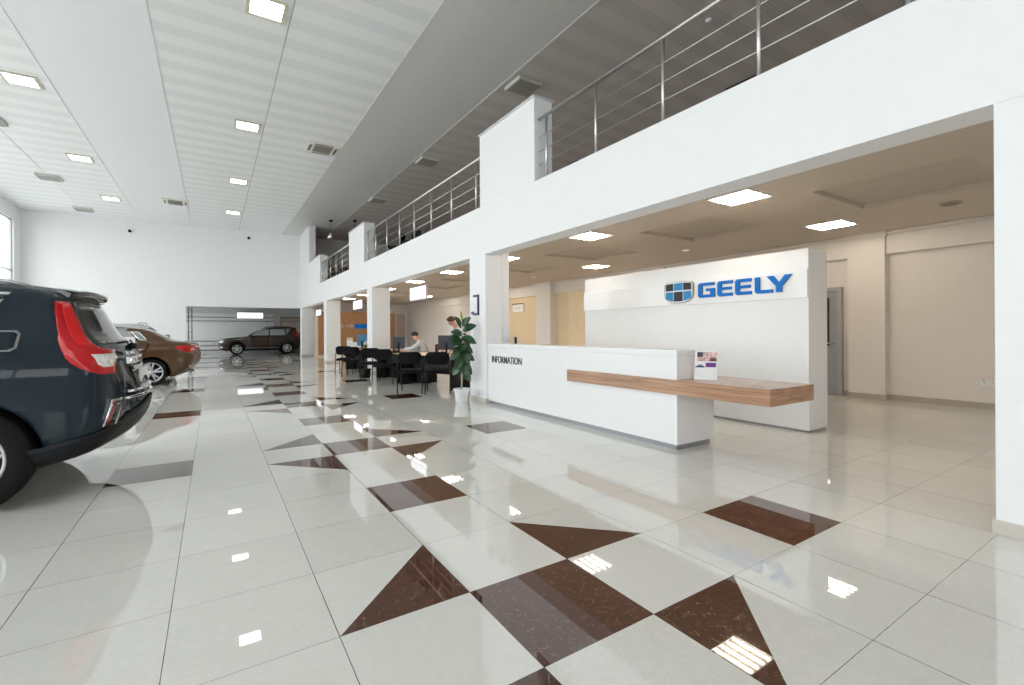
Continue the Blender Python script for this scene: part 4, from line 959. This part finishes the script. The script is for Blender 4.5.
# ------------------------------------------------------------------ people
def skin_obj(name, verts, links, m, parent, sub=2, root=0):
    me = bpy.data.meshes.new(name); me.from_pydata([v[0] for v in verts], links, []); o = bpy.data.objects.new(name, me); SC.collection.objects.link(o)
    md = o.modifiers.new('s', 'SKIN'); md.use_smooth_shade = True
    for i, v in enumerate(verts):
        r = v[1] if isinstance(v[1], tuple) else (v[1], v[1]); me.skin_vertices[0].data[i].radius = r
    me.skin_vertices[0].data[root].use_root = True
    o.modifiers.new('u', 'SUBSURF').levels = sub; o.modifiers['u'].render_levels = sub
    dg = bpy.context.evaluated_depsgraph_get(); me2 = bpy.data.meshes.new_from_object(o.evaluated_get(dg)); me2.name = name
    bpy.data.objects.remove(o); me2.materials.clear(); me2.materials.append(m)
    for p in me2.polygons: p.use_smooth = True; p.material_index = 0
    r = bpy.data.objects.new(name, me2); SC.collection.objects.link(r); r.parent = parent; return r
def person(loc, rz, label, J, hairm, shirt, vest, seated=True):
    """J: joint dictionary in local coordinates, person faces +y"""
    e = empty('person', loc, label, 'person', None, rz)
    P = J; V = []; idx = {}; L = []
    def add(k, p, r): idx[k] = len(V); V.append((tuple(p), r)); return idx[k]
    add('pelvis', P['pelvis'], (.14, .11)); add('waist', P['waist'], (.125, .10)); add('chest', P['chest'], (.15, .11)); add('neck0', P['neck0'], (.07, .065)); add('neck', P['neck'], .05)
    L += [(0, 1), (1, 2), (2, 3), (3, 4)]
    hd = Vector(P['head']); up = (hd-Vector(P['neck'])).normalized()
    add('jaw', hd-up*.055, (.062, .075)); add('mid', hd+up*.02, (.076, .092)); add('top', hd+up*.085, (.062, .078)); L += [(4, 5), (5, 6), (6, 7)]
    for s, n in ((-1, 'l'), (1, 'r')):
        sh, el, wr = Vector(P['sh'+n]), Vector(P['el'+n]), Vector(P['wr'+n]); hip, kn, an, toe = [Vector(P[q+n]) for q in ('hip', 'kn', 'an', 'toe')]
        a = add('sh'+n, sh, .062); L.append((2, a)); b_ = add('el'+n, el, .043); L.append((a, b_)); c = add('wr'+n, wr, .028); L.append((b_, c))
        d = (wr-el).normalized(); pm = add('pm'+n, wr+d*.06, (.038, .018)); L.append((c, pm))
        sd = d.cross(Vector((0, 0, 1))).normalized() if abs(d.z) < .95 else Vector((1, 0, 0))
        for k in range(4):
            o_ = sd*(.024-.016*k); ln = (.062, .072, .067, .05)[k]
            f1 = add('f%s%d' % (n, k), wr+d*.10+o_, .0095); f2 = add('g%s%d' % (n, k), wr+d*(.10+ln*.6)+o_+Vector((0, 0, -.012)), .0085); f3 = add('h%s%d' % (n, k), wr+d*(.10+ln)+o_+Vector((0, 0, -.03)), .0075)
            L += [(pm, f1), (f1, f2), (f2, f3)]
        t1 = add('t'+n, wr+d*.05-sd*s*-.045+Vector((0, 0, -.008)), .011); t2 = add('u'+n, wr+d*.09-sd*s*-.058+Vector((0, 0, -.018)), .009); L += [(pm, t1), (t1, t2)]
        h = add('hip'+n, hip, .088); k_ = add('kn'+n, kn, .058); a_ = add('an'+n, an, .038); tt = add('toe'+n, toe, (.04, .028)); L += [(0, h), (h, k_), (k_, a_), (a_, tt)]
    body = skin_obj('body', V, L, SKIN, e, 2)
    # clothing as slightly thicker shells
    VS, LS = [], []
    def chain(keys, rr):
        st = len(VS)
        for k, r in zip(keys, rr): VS.append((tuple(P[k]), r))
        return st
    VS = [(tuple(P['pelvis']), (.155, .125)), (tuple(P['waist']), (.145, .118)), (tuple(P['chest']), (.168, .13)), (tuple(P['neck0']), (.08, .075))]; LS = [(0, 1), (1, 2), (2, 3)]
    for n in 'lr':
        i = len(VS); VS += [(tuple(P['sh'+n]), .078), (tuple(P['el'+n]), .056), (tuple(Vector(P['wr'+n])*.93+Vector(P['el'+n])*.07), .040)]; LS += [(2, i), (i, i+1), (i+1, i+2)]
    skin_obj('shirt', VS, LS, shirt, e, 2)
    if vest:
        skin_obj('vest', [(tuple(P['pelvis']), (.172, .145)), (tuple(P['waist']), (.168, .142)), (tuple(P['chest']), (.188, .158)), (tuple(Vector(P['neck0'])*.6+Vector(P['chest'])*.4), (.10, .09))], [(0, 1), (1, 2), (2, 3)], vest, e, 2)
    VS = [(tuple(P['pelvis']), (.158, .13))]; LS = []
    for n in 'lr':
        i = len(VS); VS += [(tuple(P['hip'+n]), .102), (tuple(P['kn'+n]), .072), (tuple(P['an'+n]), .056)]; LS += [(0, i), (i, i+1), (i+1, i+2)]
    skin_obj('trousers', VS, LS, TROUS, e, 2)
    for n in 'lr':
        a, t = Vector(P['an'+n]), Vector(P['toe'+n]); skin_obj('shoe', [(tuple(a+Vector((0, -.03, -.045))), .045), (tuple((a+t)/2+Vector((0, 0, -.03))), .044), (tuple(t+Vector((0, .02, -.01))), .034)], [(0, 1), (1, 2)], BLACK, e, 1)
    # face and hair, in a frame at the head
    fw = Vector(P['face']).normalized(); fw = (fw-up*fw.dot(up)).normalized(); rt = fw.cross(up).normalized()
    F = Matrix((rt, fw, up)).transposed().to_4x4(); F.translation = hd
    b = MB(); rows = []
    for k in range(11):
        th = PI*.62*k/10
        rows.append([Vector((.087*math.sin(th)*math.cos(a), -.012+.104*math.sin(th)*math.sin(a)*(1 if math.sin(a) < 0 or th < .75 else max(.0, .80)), .03+.108*math.cos(th)+(.07*max(0, math.sin(a)) if th > .9 else 0))) for a in [2*PI*q/24 for q in range(25)]])
    b.grid(rows); bmesh.ops.remove_doubles(b.bm, verts=b.bm.verts[:], dist=1e-4); b.xf(F); b.obj('hair', hairm, e)
    b = MB().poly([(-.014, .088, -.022), (.014, .088, -.022), (.006, .086, .02), (-.006, .086, .02)], (0, .016, -.004)).xf(F); b.obj('nose', SKIN, e)
    for s in (-1, 1):
        MB().lathe([(.012, .080), (.009, .088), (.002, .089)], 10, axis='y', c=(s*.03, .002, .018)).xf(F).obj('eye', HAIR_D, e)
        MB().lathe([(.024, -.008), (.028, 0), (.02, .010)], 12, axis='z').xf(F @ Matrix.Translation((s*.078, -.005, 0)) @ Matrix.Rotation(PI/2, 4, 'Y')).obj('ear', SKIN, e)
    MB().box((-.022, .080, -.052), (.022, .088, -.044)).xf(F).obj('mouth', mat('lips', (.42, .16, .14), .5), e)
    return e
# seated man, facing image left
a = math.atan2(.5, -.86)-PI/2
person((4.50, 10.10, 0), a, 'seated man in pale shirt and beige vest reading papers at desk',
       dict(pelvis=(0, 0, .52), waist=(0, .04, .70), chest=(0, .13, .90), neck0=(0, .20, 1.02), neck=(0, .24, 1.06), head=(0, .29, 1.145), face=(0, 1, -.25),
            shl=(-.17, .14, .955), shr=(.17, .14, .955), ell=(-.24, .36, .80), elr=(.24, .36, .80), wrl=(-.12, .60, .805), wrr=(.14, .62, .805),
            hipl=(-.09, .02, .50), hipr=(.09, .02, .50), knl=(-.12, .44, .50), knr=(.12, .44, .50), anl=(-.12, .42, .085), anr=(.12, .42, .085), toel=(-.13, .58, .04), toer=(.13, .58, .04)), HAIR_D, SHIRT, VEST)
e = empty('office_chair', (4.50, 10.10, 0), 'dark red office chair under the seated man', 'chair', None, a)
MB().box((-.23, -.22, .33), (.23, .22, .385), bev=.02).obj('seat', CHAIRRED, e); MB().box((-.20, -.32, .50), (.20, -.27, .93), bev=.02).obj('backrest', CHAIRRED, e)
MB().tube([(0, -.20, .34), (0, -.34, .40), (0, -.33, .70)], .018, 8).tube([(0, 0, .33), (0, 0, .09)], .025, 10).obj('column', BLACK, e)
for k in range(5):
    q = 2*PI*k/5; l = MB().tube([(0, 0, .10), (.26*math.cos(q), .26*math.sin(q), .07)], [.022, .014], 8).obj('leg', BLACK, e)
    MB().lathe([(.026, -.012), (.026, .012)], 12, axis='y', c=(.26*math.cos(q), .26*math.sin(q), .027)).obj('castor', BLACK, l)
# standing person bending over the desk
a = math.atan2(-.25, -.97)-PI/2
person((4.84, 8.40, 0), a, 'brown-haired person in pale shirt bending over desk behind the rubber plant',
       dict(pelvis=(0, 0, .93), waist=(0, .06, 1.08), chest=(0, .20, 1.26), neck0=(0, .30, 1.38), neck=(0, .345, 1.44), head=(0, .425, 1.515), face=(0, .8, -.6),
            shl=(-.18, .24, 1.31), shr=(.18, .24, 1.31), ell=(-.24, .36, 1.06), elr=(.24, .36, 1.06), wrl=(-.14, .52, .86), wrr=(.16, .54, .86),
            hipl=(-.09, 0, .90), hipr=(.09, 0, .90), knl=(-.10, .04, .50), knr=(.10, .04, .50), anl=(-.10, -.03, .085), anr=(.10, -.03, .085), toel=(-.12, .13, .04), toer=(.12, .13, .04)), HAIR_B, SHIRT, None)
# dark cabinets whose tops just show over the gallery edge
for y0, y1, l in ((.86, 1.20, 'dark low cabinet showing over the gallery edge, nearer the photo right'), (3.84, 4.08, 'dark low cabinet showing over the gallery edge beside the nearest pier')):
    e = empty('low_cabinet', (4.6, y0, 3.441), l, 'cabinet', 'dark cabinets up on the gallery')
    MB().box((0, 0, 0), (.40, y1-y0, .59), bev=.006).obj('body', mat('dark_brown_board', (.03, .018, .014), .6), e)
    MB().box((-.01, -.01, .592), (.41, y1-y0+.01, .622), bev=.004).obj('top', BLACK, e)
    d = MB().box((-.012, .01, .03), (-.001, y1-y0-.01, .57)).obj('door', mat('dark_brown_board', (.03, .018, .014), .6), e)
    MB().box((-.03, .03, .30), (-.013, .045, .42)).obj('handle', STEEL, d)
